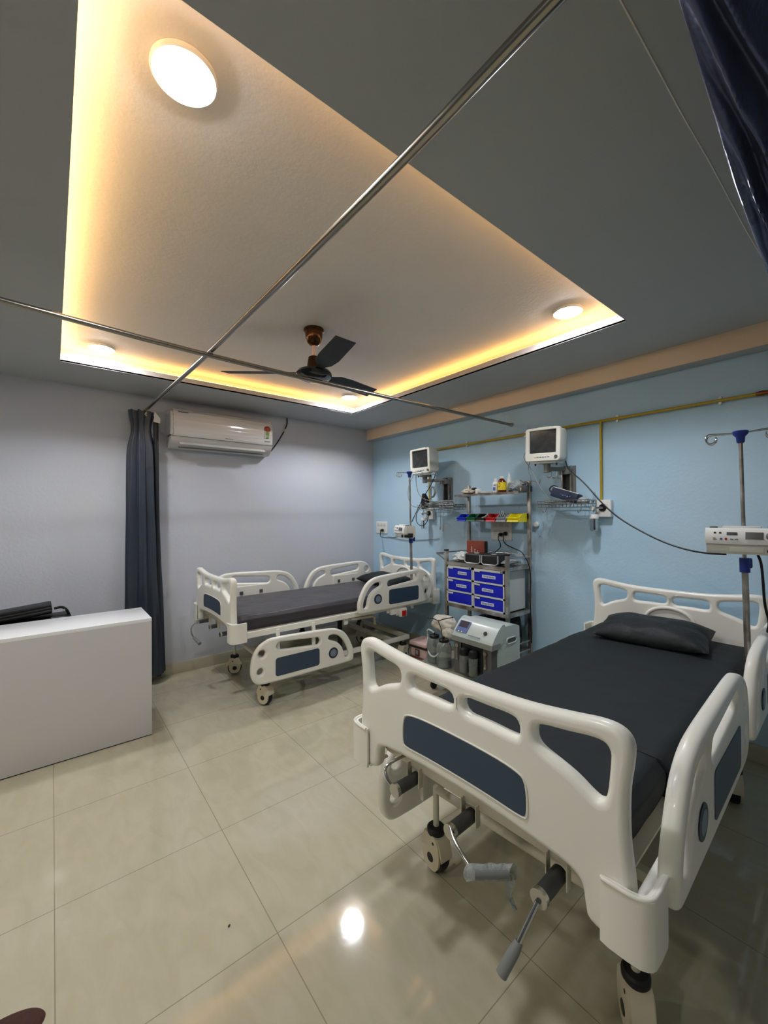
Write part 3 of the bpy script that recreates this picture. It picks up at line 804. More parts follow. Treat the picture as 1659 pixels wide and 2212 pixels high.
def pump(loc, rz, label):
    """body 0.30 wide; face towards local -x"""
    t = thing('infusion_pump', label, 'infusion pump', loc, rz)
    g = G(); g.prism(chaikin([(-.062, -.008), (-.062, .020), (-.048, .058), (-.040, .064), (.060, .064), (.066, .055), (.066, -.060), (-.040, -.060), (-.048, -.050), (-.050, -.012)], 1), -.150, .150,
                     M=Matrix(((1, 0, 0, 0), (0, 0, 1, 0), (0, 1, 0, 0), (0, 0, 0, 1)))); g.obj('body', m_mon, t)
    g = G(); g.prism([(-.064, -.010), (-.064, .022), (-.049, .061), (-.041, .066), (-.030, .066), (-.036, -.012)], -.153, .153, M=Matrix(((1, 0, 0, 0), (0, 0, 1, 0), (0, 1, 0, 0), (0, 0, 0, 1)))); fp = g.obj('front_panel', m_white, t)
    tilt = RY(math.atan2(.015, .039))
    def onface(y, z, sy, sz, d=.003):
        f = (z - .022) / .039
        x = -.0645 + .015 * max(f, 0) - d / 2 + .001
        return (x, y, z), (d, sy, sz)
    def bar(nm, y, z, sy, sz, m, par=fp):
        g = G(); c, d = onface(y, z, sy, sz); g.box(c, d, rot=RY(.36) if z > .02 else None, bev=.0008); return g.obj(nm, m, par)
    # y is along the face; the viewer sees +y at the left
    bar('display', -.028, .032, .062, .034, m_concg)
    bar('led_readout', .052, .040, .038, .014, m_text)
    g = G(); g.lathe([(0, 0), (.018, 0), (.017, .010), (.014, .012), (0, .012)], (-.0605, -.085, .030), RY(-PI / 2 + .36), 24); g.obj('dial', m_concg, fp)
    for (y, z, mm) in ((.091, .014, m_panelblue), (.073, .014, m_red), (.115, .042, m_black), (.095, .042, m_black)):
        g = G(); g.lathe([(0, 0), (.0055, 0), (.005, .002), (0, .002)], (-.0635 + (.008 if z > .03 else 0), y, z), RY(-PI / 2), 14); g.obj('button', mm, fp)
    bar('print', .115, .012, .014, .003, m_text); bar('print', .117, .018, .010, .002, m_text)
    bar('print', .052, .014, .012, .006, m_ring); bar('print', .035, .014, .012, .006, m_ring)
    for y in (.125, -.10):
        g = G(); g.box((-.005, y, .067), (.035, .03, .012), bev=.004); g.obj('catch', m_concg, t)
    g = G(); g.box((.0, .02, .070), (.06, .14, .010), bev=.003); g.obj('top_cover', m_white, t)
    g = G(); g.box((-.050, .0, -.036), (.004, .12, .022), bev=.001); g.obj('door', m_mon, t)
    g = G(); g.cyl((-.062, -.085, -.038), (-.035, -.085, -.038), .014, 14); g.obj('clamp_screw', m_black, t)
    return t
pump((2.585, .432, 1.358), .10, 'white infusion pump with a grey dial clamped to the near bed drip stand')
p1 = pump((2.835, 3.17, 1.317), -.38, 'white infusion pump seen side on beside the wall socket')
g = G(); g.box((.0, -.172, -.030), (.055, .022, .045), bev=.008); g.cyl((-.03, -.165, -.034), (-.06, -.165, -.034), .013, 12); g.obj('side_clamp', m_dark, p1)

# ------------------------------------------------------------------ monitors
def monitor(loc, rot, label, scr=None):
    t = thing('patient_monitor', label, 'patient monitor', loc, rot=rot)
    w, h = .292, .262
    # front frame: rounded loop facing -x
    g = G(); fr = rrect(w, h, .022, 5)
    scr = rrect(.226, .178, .006, 3, 0, .022)
    o = plate('bezel', [fr, scr], .030, .006, m_mon, t, M_YZ)
    g = G(); g.box((.002, 0, .022), (.004, .232, .184)); g.obj('screen', m_screen, o)
    g = G()
    body = [(.010, w / 2 - .006, h / 2 - .006), (.10, w / 2 - .012, h / 2 - .008), (.150, w / 2 - .03, h / 2 - .03)]
    t_ = bmesh.new(); rings = []
    for x, a, b in body:
        rings.append([t_.verts.new((x, y * a * 2, z * b * 2)) for y, z in [(px / w, pz / h) for px, pz in rrect(w, h, .022, 4)]])
    for A, B in zip(rings, rings[1:]):
        for k in range(len(A)): t_.faces.new((A[k], A[(k + 1) % len(A)], B[(k + 1) % len(A)], B[k]))
    t_.faces.new(rings[0][::-1]); t_.faces.new(rings[-1])
    g._add(t_); g.obj('case', m_mon, t, 30)
    g = G(); g.box((.05, 0, h / 2 + .002), (.08, .12, .012), bev=.005); g.obj('carry_handle', m_mon, t)
    g = G(); g.lathe([(0, 0), (.013, 0), (.012, .008), (0, .009)], (-.015, -.118, -.100), RY(-PI / 2), 20); g.obj('knob', m_concg, o)
    for k, mm in enumerate((m_bluep, m_print, m_print, m_print, m_print, m_yel)):
        g = G(); g.box((-.0155, -.055 + k * .022, -.1), (.003, .015, .006), bev=.001); g.obj('button', mm, o)
    g = G(); g.box((.07, 0, -h / 2 - .010), (.12, .21, .012), bev=.003); g.obj('mount_plate', m_mon, t)
    for y in (-.09, .09):
        g = G(); g.cyl((.05, y, -h / 2 - .015), (.05, y, -h / 2 - .032), .006, 10); g.obj('foot_screw', m_black, t)
    return t
monitor((3.0, 3.093, 2.055), (math.radians(0), math.radians(-2), .0), 'smaller looking patient monitor on its wall arm above the far bed')
monitor((3.0, 1.716, 2.042), (math.radians(3.0), math.radians(-2), .0), 'patient monitor with a dusty screen to the right of the steel shelf')

def arm(yw, ym, label, zt, zb):
    t = thing('monitor_arm', label, 'wall bracket', (XR, yw, 0))
    g = G(); g.box((-.008, 0, (zt + zb) / 2), (.015, .12, zt - zb), bev=.002); g.obj('wall_plate', m_greybr, t)
    for s_ in (-1, 1):
        g = G(); g.box((-.03, s_ * .035, (zt + zb) / 2), (.035, .012, zt - zb), bev=.002); g.obj('channel', m_steel, t)
    g = G(); g.box((-.017, 0, (zt + zb) / 2), (.004, .058, zt - zb - .02)); g.obj('slot', m_dark, t)
    dy = ym - yw
    za = zt - .045
    g = G(); g.box((-.055, 0, za), (.06, .09, .05), bev=.006); g.obj('carriage', m_greybr, t)
    a, b = Vector((-.07, 0, za + .01)), Vector((-.22, dy, za + .02))
    g = G(); d = (b - a); ang = math.atan2(d.y, d.x)
    g.box((a + b) / 2, (d.length + .03, .045, .03), rot=RZ(ang), bev=.006); g.obj('arm_link', m_greybr, t)
    g = G(); g.cyl((b.x, b.y, za - .012), (b.x, b.y, za + .065), .026, 18); g.box((b.x + .01, b.y, za + .062), (.09, .10, .014), bev=.003); g.obj('swivel', m_greybr, t)
    g = G()
    for k in range(3):
        y0 = .02 + (-.045 * k if dy > 0 else .045 * k) * -1
        c = a.lerp(b, .15 + .3 * k)
        g.tube(smooth3([(c.x, c.y, c.z - .012), (c.x, c.y, c.z - .055), (c.x - .006, c.y + .02, c.z - .075), (c.x - .01, c.y + .034, c.z - .062)], 2), .0035, 8)
    g.obj('cable_hook', m_steel, t)
    return t
arm(2.965, 3.10, 'grey steel monitor bracket on the wall above the far bed', 1.885, 1.585)
arm(1.655, 1.72, 'grey steel monitor bracket on the wall right of the steel shelf', 1.885, 1.62)

def basket(x0, x1, y0, y1, z0, z1, label):
    g = G(); r = .0026
    for z in (z0, (z0 + z1) / 2, z1):
        k = 0 if z > z0 else .012
        g.tube([(x0 + k, y0 + k, z), (x1 - k, y0 + k, z), (x1 - k, y1 - k, z), (x0 + k, y1 - k, z)], r, 6, closed=True)
    n = 13
    for i in range(n + 1):
        y = y0 + (y1 - y0) * i / n
        g.tube([(x0, y, z1), (x0 + .012, y, z0), (x1 - .012, y, z0), (x1, y, z1)], r * .8, 6)
    for i in range(1, 5):
        x = x0 + (x1 - x0) * i / 5
        g.tube([(x, y0, z1), (x, y0 + .012, z0), (x, y1 - .012, z0), (x, y1, z1)], r * .8, 6)
    for y in (y0 + .05, y1 - .05):
        g.tube([(x0 + .05, y, z0), (x0 + .03, y, z0 - .035), (x0 + .02, y + .01, z0 - .045), (x0 + .01, y + .01, z0 - .03)], r, 6)
    return tag(g.obj('wire_basket', m_wire), label, 'wire basket')
basket(3.06, 3.25, 2.70, 3.21, 1.545, 1.595, 'wire basket heaped with leads under the monitor above the far bed')
basket(3.06, 3.25, 1.42, 1.80, 1.548, 1.60, 'wire basket holding the navy cuff right of the steel shelf')

# heap of leads in the first basket
g = G()
for k in range(13):
    pts = []
    for i in range(9):
        pts.append((3.14 + random.uniform(-.08, .07), 2.74 + .43 * ((i * .37 + k * .21) % 1.0), 1.595 + random.uniform(-.035, .05)))
    g.tube(smooth3(pts, 3), .0044, 6)
for k, (y, zb) in enumerate(((2.86, 1.36), (2.82, 1.345))):
    g.tube(smooth3([(3.06, y + .02, 1.60), (3.045, y, 1.56), (3.045, y - .002, 1.45), (3.045, y + .003, zb)], 2), .003, 6)
    g.cyl((3.045, y + .003, zb + .012), (3.045, y + .003, zb - .02), .007, 8)
c0 = Vector((3.10, 3.03, 1.73))
for k in range(4):
    g.tube([c0 + Vector((.004 * k, (.032 + .004 * k) * math.cos(a), (.045 + .004 * k) * math.sin(a))) for a in [2 * PI * i / 20 for i in range(20)]], .003, 6, closed=True)
g.tube(smooth3([(3.10, 3.03, 1.69), (3.1, 3.07, 1.64), (3.12, 3.02, 1.59)], 2), .003, 6)
o = g.obj('lead_heap', m_lead); o['kind'] = 'stuff'
tag(o, 'tangled grey monitor leads heaped in the wire basket above the far bed', 'cables')
# black cuff standing in the basket
g = G(); g.prism([(0, 0), (.085, -.01), (.09, .08), (.075, .15), (.06, .155), (.01, .09)], -.02, .02, M=Matrix.Translation((3.09, 3.07, 1.565)) @ M_YZ)
tag(g.obj('folded_cuff', m_dark), 'black folded cuff standing in the lead filled wire basket', 'cuff')
# second basket contents
t = thing('blood_pressure_cuff', 'navy blood pressure cuff with a white edge lying in the wire basket', 'cuff', (3.11, 1.60, 1.605), rot=(0.32, .1, .05))
g = G(); g.box((0, 0, .035), (.10, .21, .075), bev=.012); g.obj('cuff_body', mat('navy_cuff', rgb(26, 38, 66), .5), t)
g = G(); g.box((-.03, .0, .0735), (.02, .205, .005), bev=.001); g.obj('white_edge', m_white, t)
g = G()
for k in range(5): g.box((-.0515, .02 - k * .018, .035 - .004 * (k % 2)), (.002, .010, .010 if k % 2 else .004))
g.obj('print', m_print, t)
g = G(); g.tube(smooth3([(-.02, .10, .02), (-.03, .14, .045), (-.02, .12, .085), (-.01, .08, .08)], 3), .0055, 8); g.obj('hose', m_blackcab, t)
g = G()
def crump(c, d, seed, amp=1.0):
    def f(u, v):
        th, ph = 2 * PI * u, PI * (v - .5)
        q = Vector((math.cos(th) * math.cos(ph), math.sin(th) * math.cos(ph), math.sin(ph)))
        r_ = 1 + amp * (.35 * noise.noise(q * 2.3 + Vector((seed, 0, 0))) + .18 * noise.noise(q * 6 + Vector((0, seed, 0))))
        return Vector((c[0] + q.x * d[0] * r_ / 2, c[1] + q.y * d[1] * r_ / 2, max(c[2] + q.z * d[2] * r_ / 2, c[2] - d[2] * .42)))
    return f
g.grid(crump((3.14, 1.485, 1.592), (.10, .12, .06), 3), 26, 18, closeu=True)
tag(g.obj('plastic_wrapper', m_film, None, 60), 'crumpled clear wrapper at the end of the wire basket with the cuff', 'packaging')
g = G(); g.tube(smooth3([(3.10, 1.78, 1.60), (3.08, 1.72, 1.59), (3.09, 1.64, 1.597), (3.12, 1.55, 1.585), (3.1, 1.5, 1.59)], 3), .005, 8)
g.tube(smooth3([(3.14, 1.78, 1.59), (3.16, 1.66, 1.583), (3.10, 1.58, 1.58)], 3), .004, 8)
tag(g.obj('hose', m_lead), 'grey rubber hose coiled in the wire basket under the cuff', 'hose')

# leads hanging from both monitors
def cable(pts, r, label, m=m_lead, nm='cable', cat='cable', grp=None, n=3):
    g = G(); g.tube(smooth3(pts, n), r, 8); return tag(g.obj(nm, m), label, cat, grp)
cable([(3.05, 3.215, 1.93), (3.04, 3.21, 1.85), (3.05, 3.19, 1.72), (3.06, 3.12, 1.66), (3.10, 3.0, 1.63), (3.12, 2.9, 1.61)], .0035, 'thin grey lead from the monitor above the far bed into its basket')
cable([(3.03, 3.23, 1.93), (3.0, 3.29, 1.8), (2.98, 3.27, 1.66), (3.0, 3.22, 1.57), (3.08, 3.10, 1.58)], .0035, 'outer grey lead looping beside the far drip stand')
cable([(3.09, 3.18, 1.59), (3.0, 3.17, 1.50), (2.98, 3.14, 1.40), (3.0, 3.06, 1.37), (3.03, 3.02, 1.43), (3.05, 3.03, 1.53)], .004, 'grey black loop hanging under the lead filled basket', m_blackcab)
cable([(3.12, 2.99, 1.93), (3.08, 2.99, 1.84), (3.0, 3.05, 1.68), (2.93, 3.09, 1.52), (2.875, 3.10, 1.42)], .0042, 'black cable running from the far monitor down to its infusion pump', m_blackcab)
cable([(3.04, 1.86, 2.03), (3.01, 1.895, 1.98), (3.01, 1.88, 1.93), (3.04, 1.84, 1.86), (3.05, 1.80, 1.75), (3.08, 1.74, 1.64), (3.1, 1.70, 1.60)], .0035, 'first grey lead looping off the monitor beside the steel shelf')
cable([(3.04, 1.85, 1.93), (3.03, 1.87, 1.86), (3.05, 1.845, 1.79), (3.1, 1.90, 1.72), (3.17, 1.93, 1.60), (3.18, 1.93, 1.2)], .0035, 'second grey lead dropping from that monitor along the shelf post')
cable([(3.10, 1.585, 1.905), (2.95, 1.49, 1.82), (2.86, 1.33, 1.713), (2.84, 1.211, 1.569), (2.83, 1.098, 1.464), (2.80, .94, 1.374), (2.76, .819, 1.323), (2.72, .706, 1.293), (2.66, .60, 1.285), (2.62, .52, 1.290)], .0048, 'long black cable swagged from the monitor to the near infusion pump', m_blackcab)
cable([(2.60, .40, 1.305), (2.60, .385, 1.26), (2.60, .38, 1.17), (2.62, .378, 1.05), (2.63, .362, .98), (2.62, .372, .93), (2.62, .355, .86), (2.63, .33, .72)], .0055, 'black cable hanging from the near infusion pump beside its drip stand', m_blackcab)

# ------------------------------------------------------------------ oxygen pipe and outlets
g = G(); g.cyl((3.268, 3.232, 2.204), (3.268, .47, 2.204), .0105, 14)
pipe = g.obj('oxygen_pipe', m_yellow); tag(pipe, 'yellow oxygen pipe running along the pale blue wall with two drops', 'pipe')
g = G(); g.cyl((3.268, 1.392, 2.204), (3.268, 1.392, 1.60), .0095, 14); g.obj('drop_pipe', m_yellow, pipe)
g = G(); g.cyl((3.268, 3.232, 2.212), (3.268, 3.232, 1.60), .0095, 14); g.obj('drop_pipe', m_yellow, pipe)
g = G(); g.tube([(3.268, .50, 2.204), (3.268, .47, 2.204), (3.268, .45, 2.204), (3.268, -1.25, 2.204)], [.012, .016, .0125, .0105], 14); g.obj('bare_pipe', m_copper, pipe)
for y in (1.275, .67, 2.04, 2.7):
    g = G(); g.box((3.277, y, 2.204), (.023, .016, .05), bev=.003); g.obj('clip', m_white, pipe)
def outlet(y, z, label):
    t = thing('oxygen_outlet', label, 'oxygen outlet', (XR, y, z))
    g = G(); g.box((-.024, 0, 0), (.047, .115, .13), bev=.008); g.obj('box', m_white, t)
    g = G(); g.lathe([(0, 0), (.028, 0), (.028, .006), (.018, .006), (.018, .002), (0, .002)], (-.047, -.0, .005), RY(-PI / 2), 24); g.obj('socket_ring', m_black, t)
    g = G(); g.cyl((-.05, 0, .005), (-.085, .035, .005), .009, 12); g.obj('connector', m_chrome, t)
    g = G(); g.cyl((-.085, .045, -.03), (-.085, .045, .125), .010, 14); g.obj('flow_tube', m_clear, t)
    g = G(); g.cyl((-.12, .05, .0), (-.09, .05, .0), .014, 14); g.obj('valve_knob', m_white, t)
    g = G(); g.lathe([(.028, -.045), (.031, -.05), (.031, -.075), (.028, -.078)], (-.085, .045, 0)); g.obj('bottle_cap', m_white, t)
    g = G(); g.lathe([(.027, -.078), (.0285, -.09), (.0275, -.165), (.022, -.172), (0, -.172)], (-.085, .045, 0)); b = g.obj('humidifier_bottle', m_clear, t)
    g = G(); g.cyl((-.085, .045, -.078), (-.085, .045, -.160), .005, 8)
    for k in range(5): g.box((-.114, .047, -.09 - k * .014), (.002, .012, .003))
    g.obj('scale_marks', m_ring, b)
outlet(1.372, 1.535, 'oxygen outlet with a clear humidifier bottle between monitor and near drip stand')
outlet(3.215, 1.505, 'oxygen outlet with a clear humidifier bottle behind the far drip stand')
g = G(); g.lathe([(.020, 0), (.026, .01), (.026, .025), (.018, .034), (0, .036)], (XR, 1.94, 1.404), RY(-PI / 2))
tag(g.obj('door_bumper', m_white), 'small round white bumper on the wall beside the shelf post', 'bumper')

def socket(y, z, w, h, label, rows):
    t = thing('wall_socket', label, 'wall socket', (XR, y, z))
    g = G(); g.box((-.006, 0, 0), (.012, w, h), bev=.004); g.obj('plate', m_white, t)
    for (yy, zz, ww, hh) in rows:
        g = G(); g.box((-.0125, yy, zz), (.004, ww, hh), bev=.001); s_ = g.obj('module', m_mon, t)
        g = G()
        for d in ((0, hh * .22), (-.008, -hh * .15), (.008, -hh * .15)): g.cyl((-.0150, yy + d[0], zz + d[1]), (-.0146, yy + d[0], zz + d[1]), .0028, 8)
        g.obj('pin_hole', m_text, s_)
    return t
s1 = socket(2.302, 1.345, .225, .19, 'large white wall socket with two black plugs under the coloured bins', [(.065, -.025, .05, .055), (.005, -.025, .05, .055), (-.055, -.025, .05, .055), (.065, .05, .05, .04), (.005, .05, .05, .04), (-.055, .05, .05, .04)])
s2 = socket(4.10, 1.333, .225, .15, 'white wall socket with one black plug near the room corner', [(.06, .035, .05, .04), (0, .035, .05, .04), (-.06, .035, .05, .04), (.03, -.035, .055, .05), (-.04, -.035, .055, .05)])
def plug(p, pts, label):
    g = G(); g.lathe([(.017, 0), (.019, .012), (.014, .034), (.008, .04), (0, .04)], p, RY(-PI / 2), 16)
    o = g.obj('power_plug', m_black); tag(o, label, 'plug')
    g = G(); g.tube(smooth3([(p[0] - .036, p[1], p[2])] + pts, 3), .0045, 8); g.obj('flex', m_blackcab, o)
plug((3.272, 2.295, 1.305), [(3.22, 2.30, 1.27), (3.22, 2.27, 1.22), (3.18, 2.24, 1.19), (3.12, 2.26, 1.15)], 'left hand black plug in the large wall socket with a short flex')
plug((3.272, 2.245, 1.315), [(3.22, 2.245, 1.26), (3.22, 2.22, 1.22), (3.2, 2.12, 1.19), (3.17, 2.02, 1.17), (3.15, 1.965, 1.12), (3.15, 1.925, 1.03), (3.155, 1.925, .9), (3.15, 1.93, .8), (3.155, 1.925, .62), (3.16, 1.925, .40)], 'right hand black plug with a long flex running down the shelf post')
plug((3.272, 4.065, 1.298), [(3.22, 4.06, 1.24), (3.15, 3.95, 1.215), (3.05, 3.65, 1.225), (2.93, 3.40, 1.25), (2.85, 3.25, 1.27)], 'black plug in the socket near the corner with flex to the far pump')
cable([(3.281, 3.98, 1.22), (3.281, 3.7, 1.19), (3.281, 3.45, 1.2), (3.281, 3.1, 1.23)], .0035, 'pale grey cable clipped low on the wall near the corner socket')

# ------------------------------------------------------------------ rack with drawers
YL, YR, XF, XBk = 2.620, 1.960, 2.870, 3.200
t = thing('crash_cart', 'steel crash cart frame with a tall rear shelf and guard rails', 'trolley', (0, 0, 0))
for y in (YL, YR):
    g = G(); g.box((XF, y, .60), (.028, .028, 1.12), bev=.002); g.obj('front_post', m_steel, t)
    g = G(); g.box((XF, y, 1.163), (.032, .032, .012)); g.obj('post_cap', m_black, t)
    g = G(); g.box((XBk, y, .91), (.028, .028, 1.74), bev=.002); g.obj('rear_post', m_steel, t)
g = G(); g.box(((XF + XBk) / 2, (YL + YR) / 2, 1.055), (XBk - XF + .03, YL - YR + .03, .004))
for z in (1.045,):
    for (c, d) in ((((XF), (YL + YR) / 2, z), (.028, YL - YR - .03, .030)), ((XBk, (YL + YR) / 2, z), (.028, YL - YR - .03, .03)), (((XF + XBk) / 2, YL, z), (XBk - XF - .03, .028, .03)), (((XF + XBk) / 2, YR, z), (XBk - XF - .03, .028, .03))):
        g.box(c, d)
g.obj('top_tray', m_steel, t)
g = G()
for (c, d) in (((XF, (YL + YR) / 2, .664), (.028, YL - YR - .03, .03)), ((XBk, (YL + YR) / 2, .664), (.028, YL - YR - .03, .03)), (((XF + XBk) / 2, YL, .664), (XBk - XF - .03, .028, .03)), (((XF + XBk) / 2, YR, .664), (XBk - XF - .03, .028, .03))): g.box(c, d)
g.obj('drawer_bearer', m_steel, t)
g = G(); g.box(((XF + XBk) / 2, (YL + YR) / 2, .34), (XBk - XF + .02, YL - YR + .02, .012)); g.box((XF, (YL + YR) / 2, .345), (.02, YL - YR, .03)); g.obj('lower_shelf', m_steel, t)
# guard rails
for nm, pts in (('guard_rail', [(XF - .02, YL + .02, 1.125), (XF - .03, YL + .10, 1.13), (XBk, YL + .06, 1.135), (XBk, YL, 1.135)]), ('guard_rail', [(XF, YR, 1.145), (XBk, YR, 1.125)]), ('guard_rail', [(XBk, YL, 1.14), (XBk, YR, 1.14)]),
                ('guard_rail', [(XF, YL, 1.06), (XF - .03, YL + .10, 1.13)]), ('shelf_rail', [(XF, YR, .415), (XBk, YR, .41)])):
    g = G(); g.tube(pts, .006, 10); g.obj(nm, m_chrome, t)
g = G(); g.box(((3.03 + XBk) / 2, 2.305, 1.683), (XBk - 3.03 + .02, .70, .004)); g.box((3.03, 2.305, 1.675), (.004, .70, .022)); g.box(((3.03 + XBk) / 2, YR - .02, 1.70), (.16, .012, .03), bev=.002); g.box(((3.03 + XBk) / 2, YL + .02, 1.675), (.16, .012, .02)); g.obj('top_shelf', m_steel, t)
g = G(); g.box((XBk - .01, 2.29, 1.478), (.008, .66, .05)); g.obj('bin_rail', m_steel, t)
g = G(); g.box(((3.03 + XBk) / 2 + .01, YR - .005, 1.712), (.15, .05, .05), bev=.004); g.obj('shelf_bracket', m_concg, t)
g = G(); g.tube(smooth3([(3.12, YR + .07, 1.765), (3.12, YR, 1.775), (3.12, YR - .10, 1.77), (3.115, YR - .13, 1.745), (3.11, YR - .15, 1.745), (3.11, YR - .155, 1.78)], 2), .0035, 8); g.tube([(3.195, YR, 1.76), (3.12, YR, 1.772)], .0035, 8); g.obj('drip_hook', m_steel, t)

# drawer cabinets
def drawers(y0, y1, label, labels, lock):
    t = thing('drawer_unit', label, 'drawer unit', (XF - .012, (y0 + y1) / 2, .0))
    w = y1 - y0; z0, z1 = .681, 1.026; d = .30
    g = G()
    g.box((d / 2 + .008, 0, z0 + .004), (d - .016, w, .008)); g.box((d / 2 + .008, 0, z1 - .004), (d - .016, w, .008)); g.box((d, 0, (z0 + z1) / 2), (.006, w, z1 - z0))
    for s_ in (-1, 1): g.box((d / 2 + .008, s_ * (w / 2 - .004), (z0 + z1) / 2), (d - .016, .008, z1 - z0))
    n = 3; hh = (z1 - z0) / n
    for k in range(n + 1): g.box((.004, 0, min(max(z0 + k * hh, z0 + .007), z1 - .009)), (.010, w, .014 if k < n else .018))
    for s_ in (-1, 1): g.box((.004, s_ * (w / 2 - .006), (z0 + z1) / 2), (.010, .012, z1 - z0))
    g.obj('carcass', m_cab, t)
    for k in range(n):
        zc = z1 - (k + .5) * hh - .002
        g = G(); g.box((.006, 0, zc), (.008, w - .028, hh - .020), bev=.001); dr = g.obj('drawer', m_draw, t)
        g = G(); g.box((-.001, w / 2 - .045, zc + hh * .33), (.008, .055, .014), bev=.002); g.obj('finger_pull', m_cab, dr)
        if labels[k]:
            g = G(); g.box((.0015, labels[k][0], zc + labels[k][1]), (.002, labels[k][2], .026)); lb = g.obj('paper_label', m_label, dr)
            g = G()
            nn = int(labels[k][2] / .012)
            for q in range(nn): g.box((.0003, labels[k][0] + (q - nn / 2 + .5) * .011, zc + labels[k][1]), (.001, .007, .012 if q % 3 else .016))
            g.obj('print', m_print, lb)
    if lock:
        for yy in (-w / 2 + .012, -w / 2 + .03):
            g = G(); g.cyl((-.004, yy, z1 - .010), (.002, yy, z1 - .010), .006, 12); g.obj('lock', m_dark, t)
drawers(2.305, 2.603, 'left white drawer unit with three blue drawers in the steel cart', [(-.03, 0, .10), (-.02, 0, .115), None], True)
drawers(1.982, 2.300, 'right white drawer unit with three blue drawers beside the cart post', [(-.005, 0, .135), (.008, 0, .115), (.01, 0, .13)], True)

# bins
def bin_(y, col, w, label):
    t = G()
    # open front hopper bin, front towards -x
    L, H = .13, .068; x0, x1 = 3.05, 3.18; z0 = 1.428
    th = .003
    side = [(x1, z0), (x1, z0 + H), (x1 - .07, z0 + H), (x0 + .012, z0 + .034), (x0 - .006, z0 + .034), (x0 + .010, z0)]
    for s_ in (-1, 1):
        t.prism(side, -th / 2, th / 2, M=Matrix.Translation((0, y + s_ * (w / 2 - th), 0)) @ M_XZ)
    t.box(((x0 + x1) / 2 + .005, y, z0 + th / 2), (x1 - x0 - .012, w - .008, th))
    t.box((x1, y, z0 + H / 2), (th, w - .006, H))
    t.box((x0 + .002, y, z0 + .018), (th, w - .006, .036), rot=RY(.42))
    t.box((x0 - .004, y, z0 + .035), (.012, w - .002, .006), bev=.002)
    for s_ in (-1, 1):
        t.tube([(x1, y + s_ * (w / 2 - th), z0 + H), (x1 - .07, y + s_ * (w / 2 - th), z0 + H), (x0 + .012, y + s_ * (w / 2 - th), z0 + .036)], .0035, 6)
    tag(t.obj('storage_bin', BIN[col], None, 35), label, 'storage bin', 'small open bins on the steel rail')
for (y, col, w) in ((2.592, 'blue', .108), (2.480, 'green', .108), (2.368, 'black', .108), (2.256, 'red', .108), (2.146, 'grey', .104), (2.028, 'yellow', .116)):
    bin_(y, col, w, {'blue': 'blue open storage bin at the far end of the steel rail', 'green': 'green open storage bin between the blue and black bins', 'black': 'black open storage bin between the green and red bins',
                     'red': 'red open storage bin above the wall socket', 'grey': 'clear grey open storage bin holding tubing', 'yellow': 'yellow open storage bin beside the shelf post'}[col])
g = G()
for k in range(5):
    y = 2.13 + .02 * (k % 3)
    g.tube(smooth3([(3.08, y - .02, 1.45), (3.07, y, 1.50), (3.10, y + .03, 1.515 + .006 * k), (3.13, y + .02 * (k % 2), 1.49), (3.12, y - .03, 1.45)], 3), .0035, 6)
tag(g.obj('tubing', m_film), 'coiled clear tubing in the clear grey bin', 'tubing')
g = G(); g.tube(smooth3([(3.10, 2.30, 1.46), (3.07, 2.31, 1.50), (3.05, 2.28, 1.495), (3.04, 2.31, 1.47), (3.04, 2.34, 1.465)], 3), .006, 8)
tag(g.obj('tubing', m_film), 'grey tube hanging over between the black and red bins', 'tubing')

# things on the top shelf
ZS = 1.686
g = G(); g.grid(crump((3.10, 2.53, ZS + .022), (.12, .14, .06), 9), 30, 20, closeu=True)
tag(g.obj('cotton_bundle', m_cream, None, 60), 'white cloth bundle at the far end of the top shelf', 'bundle')
g = G(); g.box((3.10, 2.475, ZS + .05), (.03, .04, .022), bev=.003)
tag(g.obj('tape_roll', m_dark), 'small black item lying on the white cloth bundle', 'tape')
g = G(); g.box((3.09, 2.42, ZS + .024), (.04, .035, .045), bev=.002)
tag(g.obj('carton', m_white), 'small white carton beside the cloth bundle on the top shelf', 'box')
g = G(); g.box((3.10, 2.33, ZS + .012), (.09, .15, .020), rot=RX(.06), bev=.003)
tag(g.obj('foil_pack', m_foil), 'flat silver white pack lying on the top shelf', 'packet')
def bottle(x, y, label, prof, m, cap, capm, band=None, z=ZS):
    t = thing('bottle', label, 'bottle', (x, y, z))
    g = G(); g.lathe(prof); g.obj('body', m, t)
    g = G(); g.lathe(cap); g.obj('cap', capm, t)
    if band:
        g = G()
        r = band[2]
        g.grid(lambda u, v: Vector((r * math.cos(PI * (.45 + 1.3 * u)), r * math.sin(PI * (.45 + 1.3 * u)), band[0] + (band[1] - band[0]) * v)), 24, 2)
        lb = g.obj('label', band[3], t, 80)
        for (aa, zz, w_, h_, mm) in band[4]:
            g = G()
            g.grid(lambda u, v: Vector(((r + .0006) * math.cos(PI * aa + (u - .5) * w_ / r), (r + .0006) * math.sin(PI * aa + (u - .5) * w_ / r), zz + (v - .5) * h_)), 8, 2)
            g.obj('print', mm, lb, 80)
bottle(3.09, 2.225, 'white bottle with a blue printed label on the top shelf', [(0, 0), (.024, 0), (.026, .004), (.026, .085), (.02, .098), (.012, .104)], m_white, [(.012, .103), (.013, .104), (.013, .128), (.011, .130), (0, .130)], m_white,
       (.008, .08, .0264, m_label, [(1.02, .035, .026, .03, m_panelblue), (1.1, .068, .02, .008, m_text)]))
bottle(3.09, 2.160, 'brown bottle with a yellow label on the top shelf', [(0, 0), (.034, 0), (.036, .006), (.036, .09), (.028, .112), (.014, .125)], m_brownb, [(.014, .124), (.0145, .126), (.0145, .144), (0, .146)], m_white,
       (.022, .09, .0365, m_yel, [(.98, .052, .010, .012, m_text), (.78, .052, .004, .010, m_brown), (1.2, .036, .012, .002, m_text), (1.0, .078, .010, .008, m_brown)]))
